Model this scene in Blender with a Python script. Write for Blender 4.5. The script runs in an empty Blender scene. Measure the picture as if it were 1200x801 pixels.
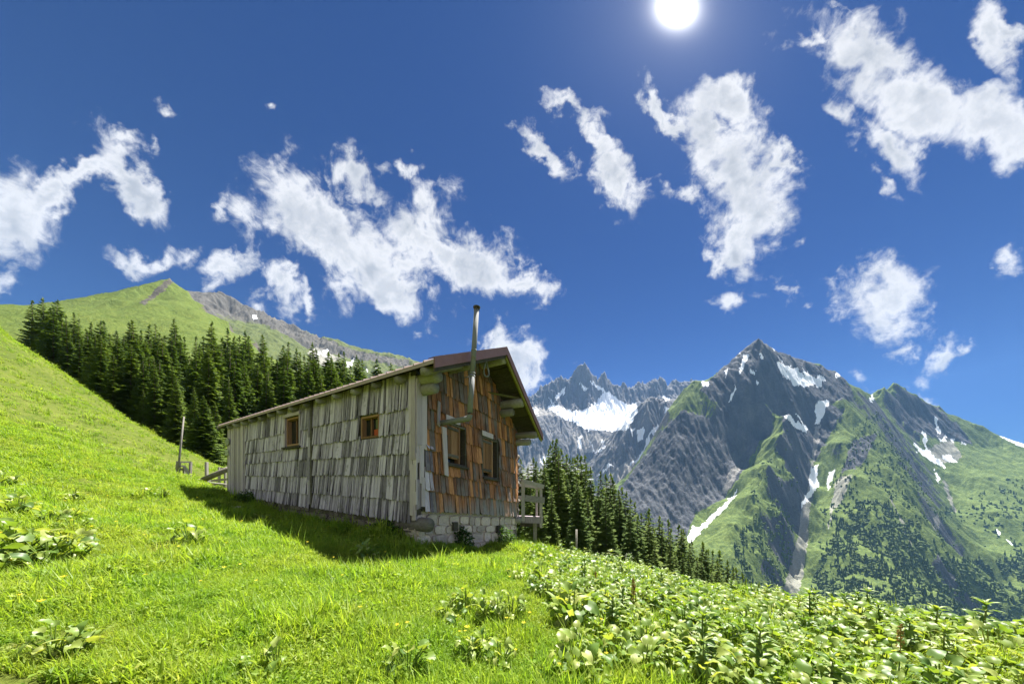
import bpy, math, random
import numpy as np
from mathutils import Vector, Matrix, Euler
random.seed(11); RNG = np.random.default_rng(11)
scene = bpy.context.scene
COL = scene.collection
R = math.radians
# ------------------------------------------------------------------ camera
F = 360.0; CX = 600.0; HY = 559.0; EYE = 1.6            # focal length (px of a 1200 px wide frame), horizon row, eye height
cam = bpy.data.objects.new('camera', bpy.data.cameras.new('camera')); COL.objects.link(cam)
cam.location = (0, 0, EYE); cam.rotation_euler = (R(90), 0, 0)
cam.data.sensor_width = 36; cam.data.lens = 36*F/1200; cam.data.shift_y = (HY-400.5)/1200
cam.data.clip_start = .05; cam.data.clip_end = 30000
scene.camera = cam
# ------------------------------------------------------------------ view and sampling
scene.view_settings.view_transform = 'Standard'; scene.view_settings.look = 'None'
scene.view_settings.gamma = 1; scene.view_settings.use_curve_mapping = False
scene.view_settings.exposure = 2.25
cy = scene.cycles
cy.use_denoising = True; cy.max_bounces = 8; cy.diffuse_bounces = 4; cy.transparent_max_bounces = 8
cy.volume_bounces = 1; cy.sample_clamp_indirect = 6; cy.caustics_reflective = False; cy.caustics_refractive = False
# ------------------------------------------------------------------ sun and sky
SUN_AZ = R(33); SUN_EL = R(63.5)
SUN = Vector((math.sin(SUN_AZ)*math.cos(SUN_EL), math.cos(SUN_AZ)*math.cos(SUN_EL), math.sin(SUN_EL)))
sun = bpy.data.objects.new('sun', bpy.data.lights.new('sun', 'SUN')); COL.objects.link(sun)
sun.data.energy = 3.9; sun.data.angle = R(.53); sun.data.color = (1, .955, .88)
sun.rotation_euler = (-SUN).to_track_quat('-Z', 'Y').to_euler()

class N:                                                   # small node-tree helper
    def __init__(s, nt): s.nt = nt; nt.nodes.clear()
    def n(s, t, ins=None, **kw):
        nd = s.nt.nodes.new(t)
        for k, v in kw.items(): setattr(nd, k, v)
        for k, v in (ins or {}).items():
            if isinstance(v, bpy.types.NodeSocket): s.nt.links.new(v, nd.inputs[k])
            else: nd.inputs[k].default_value = v
        return nd
    def m(s, op, a, b=0., c=None, clamp=False):
        d = {0: a, 1: b}
        if c is not None: d[2] = c
        return s.n('ShaderNodeMath', d, operation=op, use_clamp=clamp).outputs[0]
    def v(s, op, a, b=None):
        d = {0: a}
        if b is not None: d[1] = b
        nd = s.n('ShaderNodeVectorMath', d, operation=op)
        return nd.outputs['Value'] if op in ('LENGTH', 'DOT_PRODUCT', 'DISTANCE') else nd.outputs[0]
    def noise(s, vec, scale, detail=4, rough=.55, dist=0., lac=2.0):
        return s.n('ShaderNodeTexNoise', {'Vector': vec, 'Scale': scale, 'Detail': detail, 'Roughness': rough, 'Distortion': dist, 'Lacunarity': lac})
    def ramp(s, fac, stops, interp='LINEAR'):
        nd = s.n('ShaderNodeValToRGB', {'Fac': fac}); cr = nd.color_ramp; cr.interpolation = interp
        while len(cr.elements) < len(stops): cr.elements.new(.5)
        for e, (p, c) in zip(cr.elements, stops):
            e.position = p; e.color = (*c, 1) if len(c) == 3 else c
        return nd.outputs['Color']
    def mix(s, fac, a, b, blend='MIX'):
        nd = s.n('ShaderNodeMix', data_type='RGBA', blend_type=blend)
        for i, v in ((0, fac), (6, a), (7, b)):
            if isinstance(v, bpy.types.NodeSocket): s.nt.links.new(v, nd.inputs[i])
            else: nd.inputs[i].default_value = v if i == 0 else ((*v, 1) if len(v) == 3 else v)
        return nd.outputs[2]
    def sm(s, x, lo, hi):
        return s.n('ShaderNodeMapRange', {'Value': x, 'From Min': lo, 'From Max': hi}, interpolation_type='SMOOTHSTEP').outputs[0]

world = bpy.data.worlds.new('World'); scene.world = world; world.use_nodes = True
world.cycles.sampling_method = 'MANUAL'; world.cycles.sample_map_resolution = 512
w = N(world.node_tree)
sky = w.n('ShaderNodeTexSky', sky_type='NISHITA', sun_disc=False, sun_elevation=SUN_EL, sun_rotation=SUN_AZ, altitude=1700,
          air_density=1.0, dust_density=.35, ozone_density=2.5)
dirv = w.n('ShaderNodeTexCoord').outputs['Generated']
sep = w.n('ShaderNodeSeparateXYZ', {0: dirv})
dx, dy, dz = sep.outputs
ysafe = w.m('MAXIMUM', dy, .05)
uu = w.m('DIVIDE', dx, ysafe); ww = w.m('DIVIDE', dz, ysafe)
uv = w.n('ShaderNodeCombineXYZ', {0: uu, 1: ww, 2: 0.}).outputs[0]
# the clouds of this sky, by direction: (column, row, half length, half width, tilt)
BLOBS = [(8,252,52,50,0),(62,228,46,22,-22),(108,200,42,18,-25),(158,215,66,23,52),(140,168,26,12,30),(172,170,20,8,70),
 (150,304,40,17,22),(190,298,36,15,-15),(228,288,28,13,-20),(272,302,32,19,-12),(328,332,30,18,65),(262,240,10,10,0),(298,355,16,11,0),(360,350,26,9,60),
 (340,240,60,40,30),(398,290,85,44,35),(462,338,60,32,30),(495,270,42,50,0),(545,300,80,36,28),(615,326,48,15,10),(432,300,60,40,30),
 (412,200,38,26,48),(440,222,18,14,0),(472,190,14,8,30),(636,170,42,14,42),(680,135,40,12,22),(728,205,50,24,60),(700,160,30,12,40),(600,145,16,5,20),
 (788,138,55,12,50),(845,118,52,30,10),(828,165,48,28,50),(872,205,58,44,20),(886,245,46,56,20),(868,298,36,28,0),(800,216,26,12,20),(915,180,30,12,30),
 (1015,70,72,44,30),(1075,118,88,40,24),(1050,172,44,26,50),(1165,145,84,36,16),(955,52,34,9,-5),(976,18,30,6,-5),(1168,42,24,52,-15),(1190,45,36,14,20),(990,135,30,18,50),(1036,215,20,8,60),
 (1040,352,50,42,30),(1028,325,20,16,60),(1062,406,22,9,-20),(925,334,20,12,0),(858,353,18,12,-20),(1102,412,32,13,-65),(1130,400,10,8,0),(1170,306,20,17,30),
 (600,425,44,34,48),(1008,442,17,14,30),(1090,470,20,7,30),(5,330,16,12,0),(190,124,14,8,0),(312,124,9,6,0)]
wa = w.noise(uv, 4.5, 4).outputs['Color']; wb = w.noise(uv, 15., 5, .6).outputs['Color']
def scl(v, k): q = w.v('SCALE', w.v('SUBTRACT', v, (.5, .5, .5))); q.node.inputs['Scale'].default_value = k; return q
uvb = w.v('ADD', uv, w.v('ADD', scl(wa, .24), scl(wb, .12)))
fld = None
for (bx, by, a, b, t) in BLOBS:
    mp = w.n('ShaderNodeMapping', {0: uvb, 'Location': ((bx-CX)/F, (HY-by)/F, 0), 'Rotation': (0, 0, -R(t)), 'Scale': (a*1.18/F, b*1.18/F, 1)}, vector_type='TEXTURE').outputs[0]
    d = w.m('MULTIPLY', w.m('SUBTRACT', 1., w.v('LENGTH', mp)), min(1., max(.42, math.sqrt(a*b)/30)))   # small clouds are thin
    fld = d if fld is None else w.m('MAXIMUM', fld, d)
fld = w.m('MAXIMUM', fld, -1.)
infront = w.m('MULTIPLY', w.sm(w.m('ABSOLUTE', uu), 2.1, 1.75), w.m('MULTIPLY', w.sm(dy, .1, .3), w.sm(ww, 2.0, 1.62)))
gen = w.m('SUBTRACT', w.m('MULTIPLY', w.noise(dirv, 2.6, 3).outputs[0], 3.2), 1.5)  # unseen clouds outside the frame, coverage raised to lift the ambient light
gen = w.m('SUBTRACT', gen, w.m('MULTIPLY', w.sm(dz, .12, -.02), 3.))
fld = w.m('ADD', w.m('MULTIPLY', fld, infront), w.m('MULTIPLY', gen, w.m('SUBTRACT', 1., infront)))
warp = w.noise(dirv, 7., 3).outputs['Color']
wv = w.v('ADD', dirv, w.v('SCALE', w.v('SUBTRACT', warp, (.5, .5, .5)), None)); wv.node.inputs[0]
sc_ = wv.node.inputs[1].links[0].from_node; sc_.inputs['Scale'].default_value = .11
n1 = w.noise(wv, 11., 9, .62).outputs[0]
n2 = w.noise(wv, 34., 6, .66).outputs[0]
nz = w.m('ADD', w.m('MULTIPLY', w.m('SUBTRACT', n1, .5), 3.9), w.m('MULTIPLY', w.m('SUBTRACT', n2, .5), 1.9))
dens = w.m('ADD', w.m('ADD', w.m('MULTIPLY', fld, 2.0), -.26), nz)
alpha = w.sm(dens, -.34, .98)
# sun-side shading of the cloud bodies: compare with the density a little nearer the sun
off = w.v('ADD', wv, tuple(SUN*.035))
n1b = w.noise(off, 11., 4, .55).outputs[0]
shade = w.m('ADD', w.m('MULTIPLY', w.sm(w.m('SUBTRACT', n1b, n1), -.06, .14), .5), w.m('MULTIPLY', w.sm(dens, .6, 1.9), .65), clamp=True)
ccol = w.mix(shade, (2.0, 2.01, 2.05), (1.12, 1.18, 1.29))
front = w.sm(w.v('DOT_PRODUCT', dirv, tuple(SUN)), .25, -.5)          # clouds facing the sun, mostly unseen, boosted over backlit ones to fill shaded walls
ccol = w.mix(front, ccol, w.mix(1., ccol, (5., 4.9, 4.75), 'MULTIPLY'))
tint = w.mix(1., sky.outputs[0], (.036, .073, .152), 'MULTIPLY')
# the sun itself (seen where the photograph has it) and its aureole
SDU = ((793-CX)/F, (HY-9)/F, 0)
ang = w.m('ADD', w.v('DISTANCE', uv, SDU), w.m('MULTIPLY', w.sm(dy, .2, .05), 9.))
glow = w.m('ADD', w.m('MULTIPLY', w.m('EXPONENT', w.m('MULTIPLY', ang, -50.)), 55.), w.m('MULTIPLY', w.m('EXPONENT', w.m('MULTIPLY', ang, -6.)), .62))
gcol = w.v('SCALE', (1., .98, .95)); w.nt.links.new(glow, gcol.node.inputs['Scale'])
skyc = w.mix(alpha, tint, ccol)
fin = w.v('ADD', skyc, gcol)
bg = w.n('ShaderNodeBackground', {0: fin, 1: .1})
w.n('ShaderNodeOutputWorld', {0: bg.outputs[0]})

# ------------------------------------------------------------------ helpers
def P(px, py, Y): return ((px-CX)/F*Y, Y, EYE+(HY-py)/F*Y)
def tag(o, label=None, cat=None, group=None, kind=None):
    for k, v in (('label', label), ('category', cat), ('group', group), ('kind', kind)):
        if v: o[k] = v
    return o
def link(o, parent=None):
    COL.objects.link(o)
    if parent is not None: o.parent = parent
    return o
def empty(name, loc=(0, 0, 0)):
    o = bpy.data.objects.new(name, None); o.location = loc; o.empty_display_size = .2
    return link(o)
def mesh(name, verts, faces, mat=None, smooth=False, attrs=None):
    me = bpy.data.meshes.new(name)
    verts = np.asarray(verts, np.float32)
    if isinstance(faces, np.ndarray):
        nf, k = faces.shape
        me.vertices.add(len(verts)); me.vertices.foreach_set('co', verts.ravel())
        me.loops.add(nf*k); me.loops.foreach_set('vertex_index', faces.astype(np.int32).ravel())
        me.polygons.add(nf); me.polygons.foreach_set('loop_start', np.arange(0, nf*k, k, dtype=np.int32))
        me.update(calc_edges=True)
    else:
        me.from_pydata([tuple(map(float, v)) for v in verts], [], faces)
    if smooth: me.polygons.foreach_set('use_smooth', np.ones(len(me.polygons), bool))
    for k, a in (attrs or {}).items():
        a = np.asarray(a, np.float32)
        at = me.attributes.new(k, 'FLOAT', 'POINT'); at.data.foreach_set('value', a.ravel())
    if mat: me.materials.append(mat)
    return me
def obj(name, me, parent=None): return link(bpy.data.objects.new(name, me), parent)
class MB:                                                   # collects simple solids into one mesh
    def __init__(s): s.v = []; s.f = []; s.r = []
    def add(s, vs, fs, r=None):
        b = len(s.v); s.v += [tuple(x) for x in vs]; s.f += [tuple(i+b for i in f) for f in fs]
        s.r += [random.random() if r is None else r]*len(vs)
    def hexa(s, p, r=None):                                 # 8 points: bottom loop then top loop
        s.add(p, [(0,3,2,1),(4,5,6,7),(0,1,5,4),(1,2,6,5),(2,3,7,6),(3,0,4,7)], r)
    def tube(s, pts, rad, n=10, r=None, cap=True, rough=0.):
        pts = [Vector(p) for p in pts]; rad = rad if isinstance(rad, (list, tuple)) else [rad]*len(pts)
        vs = []; fs = []
        for i, p in enumerate(pts):
            d = (pts[min(i+1, len(pts)-1)]-pts[max(i-1, 0)]).normalized()
            a = d.cross(Vector((0, 0, 1)))
            if a.length < .05: a = d.cross(Vector((1, 0, 0)))
            a.normalize(); b = d.cross(a)
            for k in range(n):
                t = 2*math.pi*k/n; q = rad[i]*(1+rough*random.uniform(-1, 1))
                vs.append(p+a*math.cos(t)*q+b*math.sin(t)*q)
        for i in range(len(pts)-1):
            for k in range(n): fs.append((i*n+k, i*n+(k+1) % n, (i+1)*n+(k+1) % n, (i+1)*n+k))
        if cap: fs.append(tuple(range(n))[::-1]); fs.append(tuple(range((len(pts)-1)*n, len(pts)*n)))
        s.add(vs, fs, r)
    def build(s, name, mat, parent=None, smooth=False):
        me = mesh(name, s.v, s.f, mat, smooth, {'rnd': s.r})
        return obj(name, me, parent)
# ---- numpy noise and scattered-data surfaces
_perm = np.random.default_rng(5).permutation(4096)
def _h(ix, iy, s=0): return _perm[(_perm[(ix+s*131) & 4095]+iy) & 4095]
def pn(x, y, s=0):
    ix = np.floor(x).astype(int); iy = np.floor(y).astype(int); fx = x-ix; fy = y-iy
    ux = fx*fx*fx*(fx*(fx*6-15)+10); uy = fy*fy*fy*(fy*(fy*6-15)+10)
    def g(a, b):
        t = _h(ix+a, iy+b, s)*(2*np.pi/4096); return np.cos(t)*(fx-a)+np.sin(t)*(fy-b)
    n0 = g(0, 0)*(1-ux)+g(1, 0)*ux; n1 = g(0, 1)*(1-ux)+g(1, 1)*ux
    return (n0*(1-uy)+n1*uy)*1.5
def fbm(x, y, o=5, s=0, gain=.5):
    a = 1.; t = 0.
    for i in range(o): t = t+a*pn(x*2**i+i*17.3, y*2**i-i*9.1, s+i); a *= gain
    return t
def erode(x, y, gx, gy, freq, octs=5, gain=.5, s=0):
    """gullies that run down the slope: stripes across the contour, cell by cell, refined by octave"""
    m = np.sqrt(gx*gx+gy*gy)+1e-6; k = np.clip(m, 0, 1.2)/m
    sx, sy = -gy*k, gx*k; ddx = np.zeros_like(x); ddy = np.zeros_like(x); tot = np.zeros_like(x); a = 1.
    for o in range(octs):
        fx0 = x*freq; fy0 = y*freq; ix = np.floor(fx0).astype(int); iy = np.floor(fy0).astype(int); fx = fx0-ix; fy = fy0-iy
        dirx = sx-ddy*1.1; diry = sy+ddx*1.1
        h = 0.; hx = 0.; hy = 0.; wt = 0.
        for i in (-1, 0, 1):
            for j in (-1, 0, 1):
                hh = _h(ix+i, iy+j, s+o); ox = (hh % 64)/64-.5; oy = (hh//64)/64-.5
                px = fx-i-.5-ox*.7; py = fy-j-.5-oy*.7
                wgt = np.exp(-(px*px+py*py)*2.2); ph = (px*dirx+py*diry)*6.2832
                h = h+np.cos(ph)*wgt; sn = -np.sin(ph)*wgt; hx = hx+sn*dirx; hy = hy+sn*diry; wt = wt+wgt
        tot = tot+a*h/wt; ddx = ddx+a*hx/wt; ddy = ddy+a*hy/wt
        freq *= 2.; a *= gain
    return tot
def fit(pts, kind='r'):
    p = np.array(pts, float); X = p[:, :2]; n = len(p)
    r = np.linalg.norm(X[:, None]-X[None], axis=2)
    K = r if kind == 'r' else r*r*np.log(r+1e-12)
    A = np.zeros((n+3, n+3)); A[:n, :n] = K; A[:n, n] = 1; A[:n, n+1:] = X; A[n, :n] = 1; A[n+1:, :n] = X.T
    b = np.zeros(n+3); b[:n] = p[:, 2]
    return X, np.linalg.solve(A, b), kind
def ev(ft, x, y):
    X, c, kind = ft; x = np.asarray(x, float); y = np.asarray(y, float); o = c[-3]+c[-2]*x+c[-1]*y
    if x.size <= 1000:
        r = np.sqrt((x.reshape(-1, 1)-X[:, 0])**2+(y.reshape(-1, 1)-X[:, 1])**2)
        return o+((r if kind == 'r' else r*r*np.log(r+1e-12)) @ c[:-3]).reshape(x.shape)
    for i in range(len(X)):
        r = np.sqrt((x-X[i, 0])**2+(y-X[i, 1])**2)
        o = o+c[i]*(r if kind == 'r' else r*r*np.log(r+1e-12))
    return o
def sstep(x, a, b): t = np.clip((x-a)/(b-a), 0, 1); return t*t*(3-2*t)
def inpoly(px, py, poly):
    r = np.zeros(px.shape, bool); n = len(poly)
    for i in range(n):
        x0, y0 = poly[i]; x1, y1 = poly[(i+1) % n]
        if y0 == y1: continue
        c = ((y0 > py) != (y1 > py)) & (px < (x1-x0)*(py-y0)/(y1-y0)+x0); r ^= c
    return r
# ------------------------------------------------------------------ materials
def material(name):
    m = bpy.data.materials.new(name); m.use_nodes = True; return m, N(m.node_tree)
def principled(n, color, rough=.8, spec=.3, normal=None, metal=0.):
    d = {'Base Color': color if isinstance(color, bpy.types.NodeSocket) else (*color, 1), 'Roughness': rough, 'Specular IOR Level': spec, 'Metallic': metal}
    if normal is not None: d['Normal'] = normal
    return n.n('ShaderNodeBsdfPrincipled', d)
def out(n, sh): n.n('ShaderNodeOutputMaterial', {0: sh})
def attr(n, name): return n.n('ShaderNodeAttribute', attribute_name=name).outputs['Fac']
def bump(n, h, strength=.5, dist=.02): return n.n('ShaderNodeBump', {'Height': h, 'Strength': strength, 'Distance': dist}).outputs[0]
def wood(name, stops, rough=.85, grain=(14, 14, 1.1), lichen=None, lowgray=None, bs=.6):
    m, n = material(name); tc = n.n('ShaderNodeTexCoord').outputs['Object']; rnd = attr(n, 'rnd')
    sh = n.n('ShaderNodeCombineXYZ', {0: n.m('MULTIPLY', rnd, 37.), 1: 0., 2: n.m('MULTIPLY', rnd, 91.)}).outputs[0]
    v = n.n('ShaderNodeMapping', {0: n.v('ADD', tc, sh), 'Scale': grain}).outputs[0]
    g = n.noise(v, 3.2, 8, .68).outputs[0]; g2 = n.noise(v, .9, 3, .5).outputs[0]
    f = n.m('ADD', n.m('MULTIPLY', g, .75), n.m('ADD', n.m('MULTIPLY', rnd, .52), n.m('MULTIPLY', g2, .25)))
    f = n.m('SUBTRACT', f, .28, clamp=True)
    c = n.ramp(f, stops)
    if lowgray:
        z = n.n('ShaderNodeSeparateXYZ', {0: tc}).outputs[2]
        t = n.m('ADD', n.m('ADD', n.sm(z, lowgray[0], lowgray[1]), n.m('MULTIPLY', n.m('SUBTRACT', n.noise(tc, 2.2, 4).outputs[0], .5), 1.6)), n.m('MULTIPLY', n.m('SUBTRACT', rnd, .5), .9))
        c = n.mix(n.m('MULTIPLY', t, .9, clamp=True), n.mix(g, (.06, .055, .054), (.46, .42, .41)), c)
    if lichen:
        c = n.mix(n.m('MULTIPLY', n.sm(n.noise(tc, 2.6, 6, .7).outputs[0], .56, .68), lichen[1]), c, lichen[0])
    b = principled(n, c, rough, .25, bump(n, g, bs, .012)); out(n, b.outputs[0]); return m
M = {}
M['shake'] = wood('weathered_shake', [(.0, (.03, .026, .032)), (.28, (.17, .148, .18)), (.58, (.50, .44, .525)), (1, (.74, .67, .77))], lichen=((.10, .095, .06), .55))
M['board'] = wood('grey_board', [(0, (.11, .092, .10)), (.4, (.38, .32, .35)), (1, (.68, .59, .63))])
M['brown'] = wood('sunburnt_shingle', [(0, (.018, .010, .009)), (.28, (.085, .040, .026)), (.52, (.27, .115, .055)), (.76, (.54, .25, .11)), (1, (.66, .42, .27))], lowgray=(.35, 1.25))
M['orange'] = wood('ochre_plank', [(0, (.07, .035, .02)), (.5, (.28, .145, .07)), (1, (.50, .32, .19))])
M['dark'] = wood('dark_beam', [(0, (.02, .018, .015)), (.5, (.09, .078, .062)), (1, (.24, .22, .19))], grain=(3, 3, 9))
M['log'] = wood('old_log', [(0, (.06, .055, .045)), (.5, (.22, .20, .165)), (1, (.40, .38, .34))], grain=(4, 4, 9))
M['mossy'] = wood('moss_board', [(0, (.07, .07, .02)), (.5, (.26, .25, .06)), (1, (.44, .40, .13))], grain=(5, 5, 5))
M['palewood'] = wood('pale_plank', [(0, (.12, .11, .10)), (.5, (.32, .295, .27)), (1, (.50, .47, .44))], grain=(4, 4, 8))
M['signwood'] = wood('sign_wood', [(0, (.20, .21, .14)), (.5, (.40, .42, .30)), (1, (.56, .58, .45))], grain=(3, 3, 20))
def metal(name, col, rough, met, var=.5, spots=None):
    m, n = material(name); tc = n.n('ShaderNodeTexCoord').outputs['Object']
    g = n.noise(tc, 5, 6, .65).outputs[0]
    c = n.mix(n.m('MULTIPLY', g, var), col, tuple(x*.45 for x in col))
    if spots: c = n.mix(n.sm(n.noise(tc, 3.1, 6, .7).outputs[0], .56, .66), c, spots)
    b = principled(n, c, n.m('ADD', rough, n.m('MULTIPLY', g, .25)), .5, bump(n, g, .15, .01), met); out(n, b.outputs[0]); return m
M['roofmetal'] = metal('brown_sheet_metal', (.17, .085, .075), .42, .25)
M['roofsheet'] = metal('faded_roof_sheet', (.40, .31, .28), .5, .2)
M['zinc'] = metal('galvanised_pipe', (.20, .205, .21), .7, .0, .6, (.17, .14, .08))
M['rope'] = metal('grey_cable', (.36, .37, .35), .7, 0.)
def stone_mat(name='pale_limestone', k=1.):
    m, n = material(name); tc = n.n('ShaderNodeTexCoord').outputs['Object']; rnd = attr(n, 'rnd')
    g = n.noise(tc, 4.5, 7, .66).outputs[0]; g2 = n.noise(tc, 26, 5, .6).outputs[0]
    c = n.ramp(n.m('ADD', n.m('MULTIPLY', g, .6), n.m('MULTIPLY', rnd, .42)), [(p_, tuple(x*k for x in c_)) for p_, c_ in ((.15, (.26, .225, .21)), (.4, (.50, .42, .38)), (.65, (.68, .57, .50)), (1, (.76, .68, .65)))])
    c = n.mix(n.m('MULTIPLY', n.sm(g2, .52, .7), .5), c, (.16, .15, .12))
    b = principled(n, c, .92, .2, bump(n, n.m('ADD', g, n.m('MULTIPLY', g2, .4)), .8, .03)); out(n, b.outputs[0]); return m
M['stone'] = stone_mat(); M['darkstone'] = stone_mat('shade_toned_stone', .3)  # second copy darkened: shade at the long wall's foot put into the colour
m, n = material('rough_mortar'); tc = n.n('ShaderNodeTexCoord').outputs['Object']; g = n.noise(tc, 18, 6, .7).outputs[0]
out(n, principled(n, n.ramp(g, [(.3, (.32, .265, .23)), (.7, (.62, .52, .46))]), .95, .1, bump(n, g, .9, .02)).outputs[0]); M['mortar'] = m
m, n = material('window_glass'); out(n, principled(n, (.02, .025, .022), .04, .6).outputs[0]); M['glass'] = m
m, n = material('red_cloth'); out(n, principled(n, (.42, .09, .04), .9, .1).outputs[0]); M['red'] = m
def leafmat(name, stops, rough=.5, spec=.4, trans=.35, tmul=(1.5, 1.6, .6), objrand=False, veins=False):
    m, n = material(name); tc = n.n('ShaderNodeTexCoord').outputs['Object']
    r = n.n('ShaderNodeObjectInfo').outputs['Random']
    g = n.noise(tc, 3., 3).outputs[0]; a = attr(n, 'rnd')
    f = n.m('ADD', n.m('MULTIPLY', g, .35), n.m('ADD', n.m('MULTIPLY', r, .4), n.m('MULTIPLY', a, .4)))
    c = n.ramp(f, stops)
    if objrand:
        pos = n.n('ShaderNodeNewGeometry').outputs['Position']; q1 = n.noise(pos, .42, 5, .6).outputs[0]; q2 = n.noise(pos, 1.7, 4, .6).outputs[0]
        c = n.mix(n.m('MULTIPLY', n.sm(q1, .44, .64), .55), c, n.mix(1., c, (1.22, 1.02, 1.5), 'MULTIPLY'))
        c = n.mix(n.m('MULTIPLY', n.sm(q2, .54, .40), .6), c, n.mix(1., c, (.60, .78, .75), 'MULTIPLY'))
        c = n.mix(n.m('MULTIPLY', n.sm(n.noise(pos, .8, 5, .65).outputs[0], .62, .74), .6), c, (.33, .27, .12))
    p = principled(n, c, rough, spec)
    tcol = n.mix(1., c, tmul, 'MULTIPLY')
    t = n.n('ShaderNodeBsdfTranslucent', {0: tcol})
    out(n, n.n('ShaderNodeMixShader', {0: trans, 1: p.outputs[0], 2: t.outputs[0]}).outputs[0]); return m
M['grass'] = leafmat('grass_blade', [(.15, (.11, .20, .015)), (.5, (.215, .33, .026)), (.85, (.31, .40, .05)), (1, (.38, .37, .12))], .5, .3, .55, (1.35, 1.35, .7), True)
M['dock'] = leafmat('dock_leaf', [(.15, (.055, .12, .022)), (.4, (.12, .205, .035)), (.65, (.20, .275, .05)), (.95, (.35, .38, .11))], .45, .45, .42, (1.5, 1.45, .55))
M['spike'] = leafmat('seed_spike', [(.1, (.14, .12, .03)), (.5, (.27, .20, .06)), (.9, (.36, .25, .09))], .8, .1, .25, (1, 1, 1))
M['spruce'] = leafmat('spruce_needles', [(.1, (.036, .064, .02)), (.5, (.085, .13, .032)), (.9, (.155, .20, .05))], .8, .08, .3, (1.3, 1.4, .6))
M['broad'] = leafmat('mountain_foliage', [(.1, (.035, .062, .02)), (.5, (.085, .125, .034)), (.9, (.16, .20, .06))], .7, .15, .2, (1.2, 1.3, .6))
M['shrub'] = leafmat('nettle_leaf', [(.1, (.022, .06, .012)), (.5, (.045, .10, .018)), (.9, (.09, .15, .025))], .5, .3, .3)
M['petal'] = leafmat('yellow_petal', [(.0, (.62, .46, .02)), (1, (.75, .62, .05))], .6, .2, .4, (1, 1, .6))
m, n = material('bark'); tc = n.n('ShaderNodeTexCoord').outputs['Object']; g = n.noise(tc, 6, 5, .7).outputs[0]
out(n, principled(n, n.ramp(g, [(.3, (.05, .04, .03)), (.7, (.17, .14, .11))]), .95, .1).outputs[0]); M['bark'] = m
def ground_mat():
    m, n = material('meadow_soil'); tc = n.n('ShaderNodeTexCoord').outputs['Object']
    a = n.noise(tc, .35, 6, .6).outputs[0]; b = n.noise(tc, 3.2, 6, .68).outputs[0]; c3 = n.noise(tc, 26, 5, .7).outputs[0]
    f = n.m('ADD', n.m('MULTIPLY', a, .4), n.m('ADD', n.m('MULTIPLY', b, .38), n.m('MULTIPLY', c3, .26)))
    c = n.ramp(f, [(.34, (.036, .060, .009)), (.5, (.075, .10, .013)), (.62, (.11, .13, .022)), (.74, (.15, .14, .045))])
    c = n.mix(n.m('MULTIPLY', n.sm(n.noise(tc, .9, 5, .65).outputs[0], .66, .74), .7), c, (.22, .18, .09))
    p = principled(n, c, .9, .12, bump(n, n.m('ADD', c3, b), .8, .05)); out(n, p.outputs[0]); return m
M['ground'] = ground_mat()
def mountain_mat(name, rocks, greens, sc=.012, snowcol=(.80, .82, .85), scree=(.30, .285, .26)):
    m, n = material(name); tc = n.n('ShaderNodeTexCoord').outputs['Object']
    st = n.n('ShaderNodeMapping', {0: tc, 'Scale': (1, 1, .35)}).outputs[0]
    a = n.noise(st, sc, 8, .66).outputs[0]; b = n.noise(tc, sc*9, 6, .7).outputs[0]; d = n.noise(tc, sc*2.3, 7, .68, 1.).outputs[0]
    rock = n.ramp(n.m('ADD', n.m('MULTIPLY', a, .6), n.m('MULTIPLY', b, .4)), rocks)
    gr = n.ramp(n.m('ADD', n.m('MULTIPLY', d, .5), n.m('MULTIPLY', b, .5)), greens)
    jit = n.m('ADD', n.m('MULTIPLY', n.m('SUBTRACT', d, .5), 1.3), n.m('MULTIPLY', n.m('SUBTRACT', b, .5), 1.2))
    c = n.mix(n.sm(n.m('ADD', attr(n, 'green'), jit), .36, .66), rock, gr)
    c = n.mix(n.m('MULTIPLY', n.sm(n.m('ADD', attr(n, 'scree'), jit), .35, .9), .75), c, n.mix(b, tuple(x*.6 for x in scree), tuple(x*1.25 for x in scree)))
    c = n.mix(n.sm(n.m('ADD', attr(n, 'snow'), n.m('MULTIPLY', jit, .62)), .38, .62), c, snowcol)
    p = principled(n, c, .92, .08, bump(n, n.m('ADD', b, a), .7, 6.)); out(n, p.outputs[0]); return m
M['m_right'] = mountain_mat('alpine_slope', [(.32, (.036, .039, .045)), (.5, (.068, .072, .08)), (.66, (.125, .125, .127)), (.8, (.22, .215, .20))],
    [(.34, (.040, .066, .018)), (.48, (.080, .115, .028)), (.6, (.13, .17, .042)), (.72, (.21, .23, .075))], .012)
M['m_snow'] = mountain_mat('snowy_crag', [(.32, (.06, .062, .066)), (.5, (.125, .125, .128)), (.66, (.20, .195, .19)), (.8, (.29, .28, .27))],
    [(.34, (.08, .10, .04)), (.5, (.12, .145, .05)), (.7, (.20, .20, .10))], .008)
M['m_green'] = mountain_mat('green_alp', [(.32, (.04, .036, .03)), (.6, (.11, .10, .08))],
    [(.34, (.058, .088, .014)), (.48, (.085, .12, .018)), (.6, (.115, .145, .025)), (.72, (.14, .15, .05))], .02)
M['m_grey'] = mountain_mat('grey_ridge_rock', [(.32, (.042, .040, .036)), (.5, (.085, .08, .07)), (.66, (.135, .125, .11)), (.8, (.19, .18, .155))],
    [(.34, (.05, .065, .018)), (.5, (.08, .10, .026)), (.7, (.12, .13, .05))], .016)

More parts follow.
